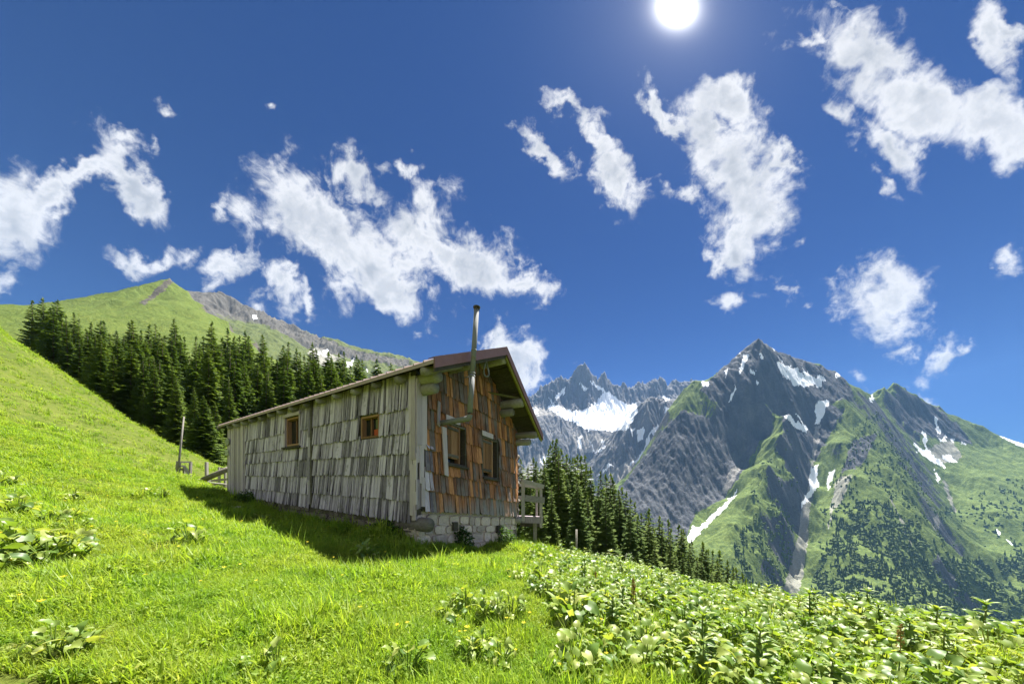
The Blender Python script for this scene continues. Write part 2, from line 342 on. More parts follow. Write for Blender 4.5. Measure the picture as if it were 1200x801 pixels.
# ------------------------------------------------------------------ the ground: one sheet from the camera's feet to the valley
GC = [(0,0,0),(-3,2,.35),(3,2,-.28),(-3,-3,.3),(3,-3,-.3),(0,-4,0),(0,4,0),(-2.24,7.2,0),(-8,-6,1.),(10,-6,-2.5),(30,-10,-12),(-30,-10,8),
 P(268,580,14.2),P(607,637,11.0),P(545,644,8.4),P(484,646,6.9),(4.8,2.9,-.4),(2,5,-.35),(4,4.5,-.6),
 (-10,6,1.1),(-20,12,3.5),(-35,21,8.8),P(0,385,34),P(28,405,32),(-8,5.8,.85),(-16,11.5,2.1),(-28,20,5.2),P(100,458,28),
 (-7.8,7,.55),(-14,12.6,1.15),P(205,540,22),P(250,566,18),P(155,499,25),P(205,540,31),P(250,554,34),
 P(50,452,60),P(120,490,60),P(200,540,46),P(230,546,42),P(300,546,60),P(400,548,60),(-14,50,-3),P(-120,330,40),P(-120,380,70),
 P(660,648,11),P(700,664,9.5),P(750,678,8.3),P(800,693,7.3),P(900,712,6.2),P(1000,724,5.5),P(1100,742,5),P(1200,759,4.6),P(1300,778,4.2),
 (5.6,20,-6.0),(11,40,-17),(28,40,-26),(10.4,15,-6.2),(13.3,12,-6),(44,40,-33),(16.7,10,-6.5),(67,40,-41),(0,30,-7),(0,60,-16),(20,80,-45),(60,90,-70),(-40,90,8),(-80,100,22)]
GF = fit(GC, 't')
def gz(x, y):
    x = np.asarray(x, float); y = np.asarray(y, float)
    r = np.sqrt(x*x+y*y); az = np.degrees(np.arctan2(x, y))
    k = np.minimum(1, 95/np.maximum(r, 1e-3)); z = ev(GF, x*k, y*k)
    s = sstep(az, -42, -8)*(1-sstep(az, 140, 178))
    far = np.where(r > 95, -(r-95)*.62, 0)
    far = np.maximum(far, -1000-z)
    z = z+s*far+(1-s)*np.where(r > 95, np.minimum((r-95)*.02, 10), 0)
    return z+fbm(x*.45, y*.45, 3, 3)*.055*np.clip(r/4, .3, 3)+np.where(r > 12, fbm(x*.09, y*.09, 3, 9)*.35*np.clip((r-12)/20, 0, 1), 0)
_GX, _GW = GF[0], GF[1]
def gz1(x, y): return float(gz(np.array([x]), np.array([y]))[0])
na = 420
azs = np.concatenate([np.linspace(-75, 75, 360), np.linspace(75, 285, 62)[1:-1]])
rs = np.concatenate([[.05], np.geomspace(.6, 120, 210), np.geomspace(120, 9000, 40)[1:]])
AA, RR = np.meshgrid(np.radians(azs), rs); gx_ = RR*np.sin(AA); gy_ = RR*np.cos(AA)
def grid_faces(nr, nc, wrap=False):
    i, j = np.meshgrid(np.arange(nr-1), np.arange(nc if wrap else nc-1), indexing='ij')
    j2 = (j+1) % nc
    return np.stack([i*nc+j, i*nc+j2, (i+1)*nc+j2, (i+1)*nc+j], -1).reshape(-1, 4)
g_o = obj('meadow', mesh('meadow', np.stack([gx_, gy_, gz(gx_, gy_)], -1).reshape(-1, 3), grid_faces(len(rs), len(azs), True)[:, ::-1].copy(), M['ground'], True))
tag(g_o, kind='structure')

# ------------------------------------------------------------------ the mountains
def mountain(name, mat, ctrl, px0, px1, npx, Y0, Y1, ny, amp, freq, back, backdz, sil, snow=(), scree=(), rock=(), green_slope=(.75, 1.25), green_top=None, small=.25, seed=0, soft=None):
    pts = [P(*c) for c in ctrl]
    for c in sil: x, y, z = P(*c); f_ = (y+back)/y; pts.append((x*f_, y+back, z-backdz))
    ft = fit(pts, 'r')
    c = (np.linspace(px0, px1, npx)-CX)/F; Y = np.linspace(Y0, Y1, ny)
    Cc, YY = np.meshgrid(c, Y); XX = Cc*YY
    z = ev(ft, XX, YY)
    zc = np.gradient(z, c, axis=1); zy = np.gradient(z, Y, axis=0); hx = zc/YY; hy = zy-Cc*hx
    s = np.sqrt(hx*hx+hy*hy); s_smooth = s
    cover = np.clip(s, .15, 1.0)
    er = erode(XX, YY, hx, hy, freq, 5, .52, seed)
    qy0 = HY-F*(z-EYE)/YY; rk = np.zeros(z.shape)
    for p_ in rock: rk = np.maximum(rk, inpoly(CX+F*Cc, qy0, p_)*1.)
    for _ in range(6): rk[1:-1, 1:-1] = (rk[1:-1, 1:-1]*2+rk[:-2, 1:-1]+rk[2:, 1:-1]+rk[1:-1, :-2]+rk[1:-1, 2:])/6
    crag = (1-np.abs(fbm(XX*freq*2.6, YY*freq*1.1, 5, seed+14, .6)))*2-1.2
    z = z+amp*er*cover*(1-.62*rk)+amp*.75*rk*crag+amp*small*fbm(XX*freq*5, YY*freq*5, 4, seed+3, .55)
    # a touch of rock strata where it is steep
    zc = np.gradient(z, c, axis=1); zy = np.gradient(z, Y, axis=0); hx = zc/YY; hy = zy-Cc*hx; s = np.sqrt(hx*hx+hy*hy)
    qx = CX+F*Cc; qy = HY-F*(z-EYE)/YY
    jx = qx+2.2*fbm(XX*freq*6, YY*freq*6, 3, seed+8); jy = qy+2.2*fbm(XX*freq*6, YY*freq*6, 3, seed+9)
    def mask(polys):
        r = np.zeros(qx.shape)
        for p in polys: r = np.maximum(r, inpoly(jx, jy, p))
        return r
    green = 1-sstep(.65*s_smooth+.35*s+.25*fbm(XX*freq*1.5, YY*freq*1.5, 3, seed+5), *green_slope)
    green = green+.22*er
    if green_top is not None: green = green*sstep(jy+12*fbm(XX*freq, YY*freq, 4, seed+6), *green_top)
    green = np.clip(green-1.1*mask(rock), 0, 1.2)
    V = np.stack([XX, YY, z], -1).reshape(-1, 3)
    o = obj(name, mesh(name, V, grid_faces(ny, npx), mat, True, {'green': green, 'snow': mask(snow), 'scree': mask(scree)}))
    tag(o, kind='structure')
    return dict(ft=ft, o=o, X=XX, Y=YY, Z=z, px=qx, py=qy, s=s)
SIL1 = [(660,596,2150),(690,588,2150),(715,572,2150),(737,557,2130),(758,529,2120),(771,507,2120),(782,480,2150),(802,456,2180),(813,447,2190),(828,446,2190),(839,439,2190),
 (856,425,2195),(873,411,2200),(889,397,2200),(905,408,2210),(925,417,2215),(943,424,2220),(962,428,2230),(980,438,2220),(1000,452,2200),(1020,462,2250),(1035,455,2400),
 (1048,448,2450),(1062,455,2440),(1075,463,2420),(1090,474,2410),(1097,479,2400),(1102,475,2400),(1110,485,2380),(1130,493,2340),(1150,501,2300),(1175,511,2250),(1200,522,2200),(1260,540,2150),(1320,560,2100)]
C1 = SIL1+[(800,478,2080),(840,472,2040),(880,470,1990),(900,478,1960),(730,595,1850),(760,595,1760),(790,612,1650),(800,530,1900),(850,530,1860),(880,520,1890),(830,575,1740),(760,560,1950),
 (885,430,2080),(876,450,2020),(850,455,2080),(862,440,2090),
 (908,490,1990),(890,520,1940),(870,555,1840),(850,585,1710),(830,610,1600),(810,634,1500),(790,660,1400),
 (925,483,1850),(918,510,1760),(900,545,1650),(880,580,1530),(860,615,1420),(840,650,1310),(820,690,1190),
 (940,445,2130),(960,457,2110),(930,476,2000),(960,470,2020),
 (958,482,2010),(956,510,1940),(952,540,1850),(950,570,1760),(945,600,1650),(935,640,1510),(928,680,1360),(920,715,1240),
 (930,560,1620),(915,600,1470),(900,650,1310),(890,700,1160),
 (1018,482,2040),(1035,510,1880),(1055,540,1720),(1075,575,1550),(1090,610,1400),(1100,650,1250),(1105,700,1070),(1110,750,910),
 (980,480,1980),(985,520,1800),(1000,560,1610),(1010,600,1450),(1000,650,1280),(990,700,1110),(985,750,950),
 (1030,482,2300),(1050,502,2210),(1075,530,2100),(1100,547,2050),(1105,572,1920),(1115,600,1770),(1130,640,1590),(1140,690,1360),(1145,740,1150),
 (1080,490,2340),(1060,480,2350),(1110,512,2260),(1130,540,2060),
 (1150,522,2200),(1160,560,1890),(1170,600,1660),(1175,650,1400),(1180,700,1160),(1190,750,960),(1260,620,1550),(1260,700,1180),(1320,650,1400),
 (700,640,1700),(760,665,1480),(800,705,1250),(850,745,1060),(900,770,930),(1050,790,800),(1200,800,780),(900,840,600),(1050,840,600),(1200,840,600),(1300,840,600)]
SNOW1 = [[(908,420),(913,424),(920,433),(930,440),(942,447),(936,450),(925,446),(915,436)],[(912,418),(918,430),(928,441),(938,446),(932,432),(926,428),(920,428)],
 [(921,441),(934,431),(944,441),(938,428),(946,437),(957,442),(963,440),(968,446),(956,451),(944,452),(930,450)],[(928,440),(937,434),(940,441),(950,449),(943,455),(934,450)],
 [(957,448),(962,439),(966,441),(962,452),(956,456)],[(955,474),(964,470),(973,470),(967,480),(960,497),(956,496)],[(917,486),(926,487),(936,495),(946,508),(940,504),(928,497)],[(931,483),(938,489),(946,503),(944,506)],
 [(951,547),(959,545),(957,556),(960,568),(953,578),(946,586),(941,596),(940,588),(948,572)],[(972,553),(979,551),(974,562),(971,575),(969,570)],
 [(806,630),(812,618),(820,616),(830,607),(845,593),(860,578),(866,572),(858,586),(845,600),(830,615),(816,628),(808,637)],
 [(871,415),(877,416),(873,428),(868,438),(867,432)],[(861,410),(868,412),(862,418),(860,418)],[(849,434),(853,433),(850,442)],[(861,451),(862,452),(857,468),(854,473),(855,462)],[(880,432),(885,434),(883,439),(879,437)],[(886,446),(891,447),(888,452)],
 [(889,414),(892,415),(895,421),(892,420)],[(905,408),(909,410),(906,413)],[(821,447),(831,448),(828,453),(822,452)],[(978,437),(985,437),(984,442),(979,441)],
 [(1069,517),(1080,525),(1092,532),(1104,541),(1108,548),(1100,546),(1088,538),(1076,528)],[(1080,505),(1086,508),(1087,527),(1092,532),(1086,533),(1082,520)],[(1095,487),(1099,490),(1098,500),(1103,506),(1098,508),(1096,498)],
 [(1104,533),(1112,532),(1124,541),(1112,542),(1105,539)],[(1098,510),(1104,516),(1108,508),(1109,517),(1102,518)],[(1114,512),(1120,514),(1119,516),(1115,518)],[(1126,517),(1133,519),(1132,522),(1126,520)],
 [(1094,548),(1101,560),(1100,567),(1097,560)],[(1167,620),(1174,624),(1170,626)],[(1178,632),(1188,636),(1186,639)],[(1020,463),(1024,464),(1022,470),(1019,468)],
 [(1168,503),(1176,508),(1200,519),(1215,527),(1214,532),(1190,520),(1172,512)],[(994,437),(1004,440),(1003,443),(996,441)]]
SCREE1 = [[(955,498),(961,498),(960,520),(956,530),(950,575),(946,640),(938,690),(915,715),(912,700),(928,660),(940,600),(950,550)],[(1085,525),(1115,515),(1128,535),(1105,545)],[(980,560),(1000,555),(985,590),(972,600)],
 [(1104,560),(1108,562),(1116,585),(1122,600),(1118,600),(1110,582)],[(1093,605),(1100,603),(1102,618),(1094,620)],[(1042,580),(1044,580),(1070,640),(1067,640)],[(974,590),(977,590),(972,620),(970,620)],[(858,545),(868,548),(852,580),(846,578)]]
WALL1 = [[(735,560),(775,505),(800,480),(835,490),(850,472),(880,472),(905,482),(890,520),(868,556),(848,585),(815,600),(800,640),(760,630),(700,600)],[(860,420),(889,400),(990,440),(1000,465),(960,475),(900,470),(870,462),(835,470),(820,455)],
 [(1050,460),(1100,478),(1125,500),(1140,520),(1105,515),(1085,510),(1060,500)],[(915,480),(965,470),(990,480),(955,540),(920,520)],[(1000,515),(1030,505),(1010,545),(985,555)]]
m1 = mountain('mountain', M['m_right'], C1, 650, 1270, 800, 540, 2850, 600, 19, 1/210, 450, 330, SIL1, SNOW1, SCREE1, WALL1, (1.5, 2.3), (395, 462), .22, 1)
SIL2 = [(560,480,4300),(600,470,4300),(618,465,4300),(634,452,4300),(640,450,4300),(648,447,4300),(654,443,4300),(659,441,4300),(665,446,4300),(672,438,4300),(677,430,4300),(685,425,4300),(690,432,4300),(694,439,4300),(699,443,4300),(702,448,4300),(704,439,4300),(708,437,4300),(711,440,4300),(716,451,4300),(719,448,4300),(721,452,4300),(726,453,4300),
 (731,449,4300),(735,453,4300),(741,455,4300),(747,449,4300),(753,448,4300),(758,450,4300),(762,447,4300),(768,445,4300),(774,442,4300),(778,446,4300),(783,452,4300),(787,448,4300),(792,444,4300),(796,450,4300),(802,448,4300),(806,451,4300),(811,446,4300),(830,450,4300),(860,460,4300)]
C2 = SIL2+[(600,488,4150),(620,478,4150),(640,474,4150),(660,470,4150),(680,466,4150),(700,470,4150),(720,472,4150),(740,470,4150),(760,468,4150),(780,466,4150),(800,466,4150),
 (660,478,4020),(700,480,4000),(740,480,4020),(650,488,3850),(700,500,3700),(735,500,3750),(690,504,3660),(640,486,3900),(620,490,3850),(600,495,3800),(760,495,3800),
 (640,512,3560),(660,520,3540),(690,520,3540),(620,515,3560),(640,546,3400),(665,552,3360),(690,546,3400),(610,545,3400),
 (620,572,2950),(650,572,2980),(690,588,2800),(680,604,2600),(600,590,2700),
 (767,468,3000),(757,474,3000),(746,485,2985),(731,505,2955),(716,525,2930),(702,545,2920),(690,562,2900),(790,472,3050),(815,466,3200),
 (745,555,2720),(770,530,2780),(725,575,2650),(700,592,2600),(780,590,2450),(850,600,2400)]
SNOW2 = [[(640,476),(652,473),(664,480),(676,482),(690,478),(700,470),(708,458),(716,460),(724,468),(735,474),(746,472),(747,480),(742,492),(735,503),(720,505),(700,503),(690,504),(680,498),(665,492),(652,486)],
 [(624,478),(630,478),(630,486),(625,484)],[(676,447),(684,452),(690,456),(684,456)],[(690,444),(702,452),(712,460),(706,459),(696,452)],[(650,465),(660,455),(663,452),(661,460),(652,468)],[(643,466),(649,472),(647,474)],
 [(677,512),(682,511),(681,526),(677,524)],[(688,513),(692,518),(698,528),(712,520),(702,529),(696,529)],[(704,514),(707,514),(706,522)],[(636,536),(645,528),(646,534),(638,545),(632,542)],[(674,547),(682,552),(690,560),(696,562),(690,575),(683,574),(686,566)],[(696,560),(712,546),(716,541),(718,545),(706,554)],
 [(738,502),(743,503),(740,512)],[(746,504),(756,502),(755,515),(748,517)],[(757,516),(760,508),(763,505),(759,522),(755,526)],[(764,506),(771,496),(772,503),(766,512)],[(738,542),(748,534),(757,524),(757,530),(746,540),(739,545)],[(776,462),(786,466),(782,470),(778,468)],[(778,476),(784,478),(782,486),(778,482)]]
SCREE2 = [[(625,532),(650,530),(675,548),(690,565),(690,590),(640,590),(610,560)],[(700,562),(735,540),(752,530),(735,560),(715,580),(695,585)],[(620,475),(660,475),(668,490),(640,486),(622,490)],[(670,508),(700,508),(715,515),(700,530),(675,528)]]
m2 = mountain('mountain', M['m_snow'], C2, 585, 840, 440, 2350, 4560, 420, 38, 1/230, 160, 260, SIL2, SNOW2, SCREE2, [[(620,440),(810,440),(810,470),(620,475)]], (.75, 1.15), (505, 585), .3, 4)
SIL3 = [(-220,372,480),(-150,368,500),(-60,364,510),(0,362,520),(60,361,540),(120,359,560),(140,354,580),(165,353,640),(178,345,700),(190,333,760),(199,326,800),(206,332,800),(222,345,790),(240,359,760),(270,381,700),(300,403,640),(330,426,560),(360,448,480)]
C3 = SIL3+[(-200,430,220),(0,425,240),(100,425,260),(200,405,420),(250,430,350),(160,385,480),(220,375,600),(60,390,380),(190,352,700),(-200,520,130),(0,520,130),(150,530,130),(300,540,130),(400,545,130),(480,548,150),(420,500,300)]
m3 = mountain('hill', M['m_green'], C3, -220, 480, 360, 125, 1150, 260, 5, 1/90, 300, 190, SIL3, [], [], [[(164,354),(178,345),(192,330),(199,325),(204,329),(192,340),(180,350),(168,357)]], (.95, 1.5), None, .25, 7)
SIL4 = [(190,368,1500),(225,353,1500),(240,350,1500),(250,347,1500),(256,343,1500),(264,346,1500),(275,353,1510),(290,361,1530),(303,368,1550),(310,367,1560),(322,376,1580),(345,383,1620),(358,391,1650),(372,397,1680),(386,397,1710),(402,402,1750),(422,411,1800),(430,410,1820),(440,417,1840),(455,416,1870),(470,420,1900),(520,434,1950),(555,455,1980),(580,492,1960),(600,540,1900),(618,590,1850)]
C4 = SIL4+[(260,400,1100),(300,425,1000),(350,430,1150),(400,440,1300),(450,460,1400),(500,480,1450),(330,395,1380),(290,378,1400),(265,362,1420),(360,410,1500),(410,420,1620),(250,460,700),(400,500,900),(550,520,1000),(200,545,180),(300,560,190),(400,575,200),(500,590,210),(620,640,220),(640,690,700),(640,640,1300),(590,560,1200)]
SNOW4 = [[(295,371),(300,369),(301,372),(296,375)],[(371,410),(376,413),(374,416),(372,413)],[(378,412),(385,409),(384,412),(380,418),(378,417)],[(405,423),(411,425),(415,418),(415,421),(410,430),(406,430)],[(429,430),(432,432),(431,437)],[(441,430),(445,433),(443,434)]]
m4 = mountain('mountain', M['m_grey'], C4, 180, 640, 460, 160, 2200, 340, 26, 1/200, 400, 260, SIL4, SNOW4, [[(370,405),(400,420),(380,430),(360,415)]], [[(300,362),(350,385),(420,412),(480,422),(480,430),(400,418),(340,395),(306,378)]], (.85, 1.3), (352, 405), .25, 12)

# ------------------------------------------------------------------ the hut
AZL = -math.atan2(CX-60, F); AZG = math.atan2(802-CX, F)
LV = Vector((math.sin(AZL), math.cos(AZL), 0)); GV = Vector((math.sin(AZG), math.cos(AZG), 0))   # along the long wall, along the gable
HC = Vector((-2.24, 7.2, 0)); KS = .10                                                             # near corner, lean of the old building
def H(v, u, z): p = LV*v+GV*u; return Vector((p.x, p.y, z-KS*u))                                   # relative to the corner
def solve(base, d, px):                                                                             # distance along d from base to a column
    r = (px-CX)/F; return (r*base.y-base.x)/(d.x-r*d.y)
def onlong(px, py, off=0.):
    b = HC-GV*off; t = solve(b, LV, px); p = b+LV*t; return t, EYE+(HY-py)/F*p.y+KS*(-off)
def ongable(px, py, off=0.):
    b = HC-LV*off; t = solve(b, GV, px); p = b+GV*t; return t, EYE+(HY-py)/F*p.y+KS*t
VL = onlong(268, 560)[0]; UG = ongable(606, 560)[0]
OV = .95
ul, zl = -.33, onlong(300, 0)[1]
t, zl = ongable(510, 420, OV); ul = t
ua, za = ongable(594, 408, OV); ur, zr_ = ongable(636, 509, OV)
ur = max(ur, UG+.3)
def roofz(u): return zl+(za-zl)*(u-ul)/(ua-ul) if u <= ua else za+(zr_-za)*(u-ua)/(ur-ua)
V0, V1 = -OV, VL+.45
hut = empty('alpine_hut', HC)
tag(hut, 'weathered timber hut with shingled walls, stone base and tall stove pipe on the meadow', 'hut')
Wl = lambda s, z, o: H(s, -o, z)             # long wall map: along, height, outwards
Wg = lambda s, z, o: H(-o, s, z)             # gable map
def box_on(mb, W, s0, s1, z0, z1, o0, o1, r=None, sk=0.):
    mb.hexa([W(s0, z0, o0), W(s1, z0, o0), W(s1, z0, o1), W(s0, z0, o1), W(s0+sk, z1, o0), W(s1+sk, z1, o0), W(s1+sk, z1, o1), W(s0+sk, z1, o1)], r)
# --- openings, read from the photograph's positions on the walls
def rect(on, x0, x1, y0, y1):
    a = on(x0, y1); b = on(x1, y0); c = on(x0, y0); d = on(x1, y1)
    s0, s1 = sorted((a[0], b[0])); return (s0, s1, (a[1]+d[1])/2, (b[1]+c[1])/2)
WA = rect(onlong, 337, 353, 489, 522); WB = rect(onlong, 424, 445, 487, 513)
WC = rect(ongable, 522, 545, 498, 545); WD = rect(ongable, 564, 582, 514, 560)
def panel(W, s0, s1, z0, ztop, holes, o0=-.16, o1=0., ns=1):
    mb = MB(); ss = sorted({s0, s1, *[h[0] for h in holes], *[h[1] for h in holes], *np.linspace(s0, s1, ns+1)})
    for a, b in zip(ss[:-1], ss[1:]):
        cuts = [(h[2], h[3]) for h in holes if h[0] < (a+b)/2 < h[1]]
        zz = [z0]+[x for c in cuts for x in c]+[None]
        for i in range(0, len(zz), 2):
            za_, zb_ = zz[i], zz[i+1]
            zA, zB = (za_(a), za_(b)) if callable(za_) else (za_, za_)
            ta = ztop(a) if zb_ is None else zb_; tb = ztop(b) if zb_ is None else zb_
            mb.hexa([W(a, zA, o0), W(b, zB, o0), W(b, zB, o1), W(a, zA, o1), W(a, ta, o0), W(b, tb, o0), W(b, tb, o1), W(a, ta, o1)])
    return mb
lw = panel(Wl, .02, VL, .45, lambda s: roofz(0)-.09, [WA, WB]).build('long_wall', M['dark'], hut)
zg0 = ongable(507, 599)[1]
gw = panel(Wg, .18, UG, lambda s: zg0+.01-.16*s/UG, lambda s: roofz(s)-.09, [WC, WD], ns=16).build('gable_wall', M['dark'], hut)
bw = MB(); bw.hexa([H(VL-.16, .0, -.6), H(VL-.16, UG, -.6), H(VL, UG, -.6), H(VL, 0, -.6), H(VL-.16, .0, roofz(0)-.1), H(VL-.16, UG, roofz(UG)-.1), H(VL, UG, roofz(UG)-.1), H(VL, 0, roofz(0)-.1)])
bw.hexa([H(VL-.15, .01, roofz(0)-.1), H(VL-.15, ua, roofz(0)-.1), H(VL-.01, ua, roofz(0)-.1), H(VL-.01, .01, roofz(0)-.1), H(VL-.15, ua-.01, roofz(ua)-.1), H(VL-.15, ua, roofz(ua)-.1), H(VL-.01, ua, roofz(ua)-.1), H(VL-.01, ua-.01, roofz(ua)-.1)])
bw.hexa([H(VL-.15, ua, roofz(UG)-.1), H(VL-.15, UG, roofz(UG)-.1), H(VL-.01, UG, roofz(UG)-.1), H(VL-.01, ua, roofz(UG)-.1), H(VL-.15, ua, roofz(ua)-.1), H(VL-.15, ua+.01, roofz(ua)-.1), H(VL-.01, ua+.01, roofz(ua)-.1), H(VL-.01, ua, roofz(ua)-.1)])
bw.build('back_wall', M['dark'], hut)
rw = MB(); rw.hexa([H(.02, UG-.16, -1.2), H(VL-.17, UG-.16, -1.2), H(VL-.17, UG, -1.2), H(.02, UG, -1.2), H(.02, UG-.16, roofz(UG)-.1), H(VL-.17, UG-.16, roofz(UG)-.1), H(VL-.17, UG, roofz(UG)-.1), H(.02, UG, roofz(UG)-.1)])
rw.build('valley_wall', M['dark'], hut)
# --- shingles
def shingle(W, s, wd, z0, z1, mb, lift, wear=.03, r=None):
    r = random.random() if r is None else r; tl = random.uniform(-.018, .018)*(z1-z0); nseg = 3
    xs = [s+wd*i/nseg for i in range(nseg+1)]; zb = [z0+random.uniform(-wear, wear*.6) for _ in xs]
    if random.random() < .25: zb[random.choice((0, nseg))] += random.uniform(.02, .06)
    o_b = lift+random.uniform(.0, .04); o_t = .016; th = random.uniform(.014, .024); tw = random.uniform(-.008, .008)
    f = [W(x-tl, z, o_b+tw*(i-1.5)) for i, (x, z) in enumerate(zip(xs, zb))]+[W(s+wd+tl, z1, o_t), W(s+tl, z1, o_t)]
    b = [W(x-tl, z+.004, o_b-th+tw*(i-1.5)) for i, (x, z) in enumerate(zip(xs, zb))]+[W(s+wd+tl, z1, .002), W(s+tl, z1, .002)]
    n_ = len(f); fs = [tuple(range(n_)), tuple(range(2*n_-1, n_-1, -1))]+[(i, n_+i, n_+(i+1) % n_, (i+1) % n_) for i in range(n_)]
    mb.add(f+b, fs, r)
def rows(W, mat, parent, name, s0, s1, zrows, ztop, holes, wmin, wmax, indiv, lift=.05, keep=None, stuffname=None, wear=.03):
    rest = MB(); cnt = 0
    for k, zr in enumerate(zrows):
        nxt = zrows[k+1]+.09 if k+1 < len(zrows) else (lambda s: 99)
        s = s0+random.uniform(-.02, .02)
        while s < s1-.03:
            wd = min(random.uniform(wmin, wmax), s1-s); sm = s+wd/2
            a = zr(sm)+random.uniform(-.012, .012); b = min(nxt(sm) if callable(nxt) else nxt, ztop(sm)-.01)
            for h in holes:
                if h[0]-.02 < s+wd*.8 and s+wd*.2 < h[1]+.02:
                    if a < h[2]-.03 and b > h[2]-.03: b = h[2]-.03 if b < h[3] or (h[2]-a) > .05 else b
                    elif a >= h[2]-.03 and b > h[3]+.03 and a < h[3]+.03: a = h[3]+.03
                    elif a >= h[2]-.03 and b <= h[3]+.03: b = a
            if b-a > .06 and not (keep and not keep(sm, a)):
                g = random.uniform(.008, .028)
                if indiv(sm):
                    mb = MB(); shingle(W, s+g/2, wd-g, a, b, mb, lift, wear); mb.build(name, mat, parent); cnt += 1
                else: shingle(W, s+g/2, wd-g, a, b, rest, lift, wear)
            s += wd
    if rest.v: tag(rest.build(stuffname or name, mat, parent), kind='stuff')
    return cnt
class L_:                                     # a row height that may slope along the wall
    def __init__(s, a, b, n): s.a, s.b, s.n = a, b, n
    def __call__(s, t): return s.a+(s.b-s.a)*t/s.n
    def __add__(s, d): return L_(s.a+d, s.b+d, s.n)
def rowl(y470, far): z = onlong(470, y470)[1]; return L_(z, z+far, VL)
LR = [rowl(611, .30), rowl(586, .12), rowl(557, .06), rowl(532, .02), rowl(509, 0.), rowl(481, -.03)]
vj = onlong(367, 500)[0]; ve = onlong(289, 540)[0]; vb = .17
c1 = rows(Wl, M['shake'], lw, 'shingle', vb, vj-.06, LR, lambda s: roofz(0)-.1, [WB], .07, .15, lambda s: True, .06)
LR2 = [L_(r.a-.05+(.1 if i == 3 else 0), r.b-.02, r.n) for i, r in enumerate(LR)]
c2 = rows(Wl, M['shake'], lw, 'shingle', vj+.2, ve, LR2, lambda s: roofz(0)-.1, [WA], .11, .2, lambda s: s < vj+.35, stuffname='distant_shingles')
# boards: the joint, the far end, and the near corner
def plank(W, s, wd, z0, z1, o0, o1, mat, name, parent, sk=0.):
    mb = MB(); zb = random.uniform(-.03, .03); r = random.random()
    mb.hexa([W(s, z0+zb, o0), W(s+wd, z0-zb, o0), W(s+wd, z0-zb, o1), W(s, z0+zb, o1), W(s+sk, z1+zb*.5, o0), W(s+wd+sk, z1-zb*.5, o0), W(s+wd+sk, z1-zb*.5, o1), W(s+sk, z1+zb*.5, o1)], r)
    return mb.build(name, mat, parent)
plank(Wl, vj-.05, .10, .62, roofz(0)-.12, .015, .075, M['dark'], 'joint_board', hut)
for i, (a, b) in enumerate(((.72, 1.55), (1.5, 2.25), (2.2, 3.0), (2.9, roofz(0)-.12))):
    plank(Wl, vj+.055, .15, a, b, .02+.012*(i % 2), .07+.012*(i % 2), M['shake'], 'joint_board', hut, random.uniform(-.03, .03))
s = ve
while s < VL-.05:
    wd = random.uniform(.14, .26); plank(Wl, s+.01, min(wd, VL-s)-.02, .75+random.uniform(-.08, .1), roofz(0)-.12, .02, .055+random.uniform(0, .03), M['board'], 'wall_board', hut, random.uniform(-.03, .03)); s += wd
for (a, wd, z0, z1, o) in ((-.02, .13, .95, 2.15, .06), (.09, .12, .70, 1.9, .07), (.0, .15, 2.0, 3.95, .085), (.13, .11, 1.75, 3.0, .06), (.14, .10, 2.85, 3.97, .075), (.01, .12, .60, 1.25, .05)):
    plank(Wl, a-.05, wd, z0, min(z1, roofz(0)-.13), .03, .03+o*.6, M['board'], 'corner_board', hut, random.uniform(-.012, .012))
for (a, wd, z0, z1, o) in ((-.02, .17, 2.35, 3.9, .08), (.14, .17, 2.3, 3.86, .06), (.0, .10, 1.95, 2.5, .05), (.08, .13, 1.45, 2.35, .075), (-.03, .13, .86, 1.55, .06), (.12, .12, .92, 1.62, .085)):
    plank(Wg, a-.03, wd, z0, min(z1, roofz(a)-.12), .03, .03+o*.6, M['board'], 'corner_board', hut, random.uniform(-.012, .012))
def rowg(y507, dr): z = ongable(507, y507)[1]; return L_(z, z-dr, UG)
z0g = [599, 575, 553, 528, 505, 480, 455, 430]
GR = [rowg(y, .16-.02*i) for i, y in enumerate(z0g)]
GR += [GR[-1]+.52]
c3 = rows(Wg, M['brown'], gw, 'shingle', .30, UG, GR, lambda s: roofz(s)-.11, [WC, WD], .09, .2, lambda s: True, .055)
c3 += rows(Wg, M['shake'], gw, 'shingle', .22, .5, [GR[0]+.02, GR[1]+.03, GR[2]+.02, GR[3]+.03], lambda s: 2.5, [], .11, .16, lambda s: True, .085)
print('shingles', c1, c2, c3, 'VL %.2f UG %.2f roof' % (VL, UG), round(ul, 2), round(zl, 2), round(ua, 2), round(za, 2), round(ur, 2), round(zr_, 2), WA, WB, WC, WD)
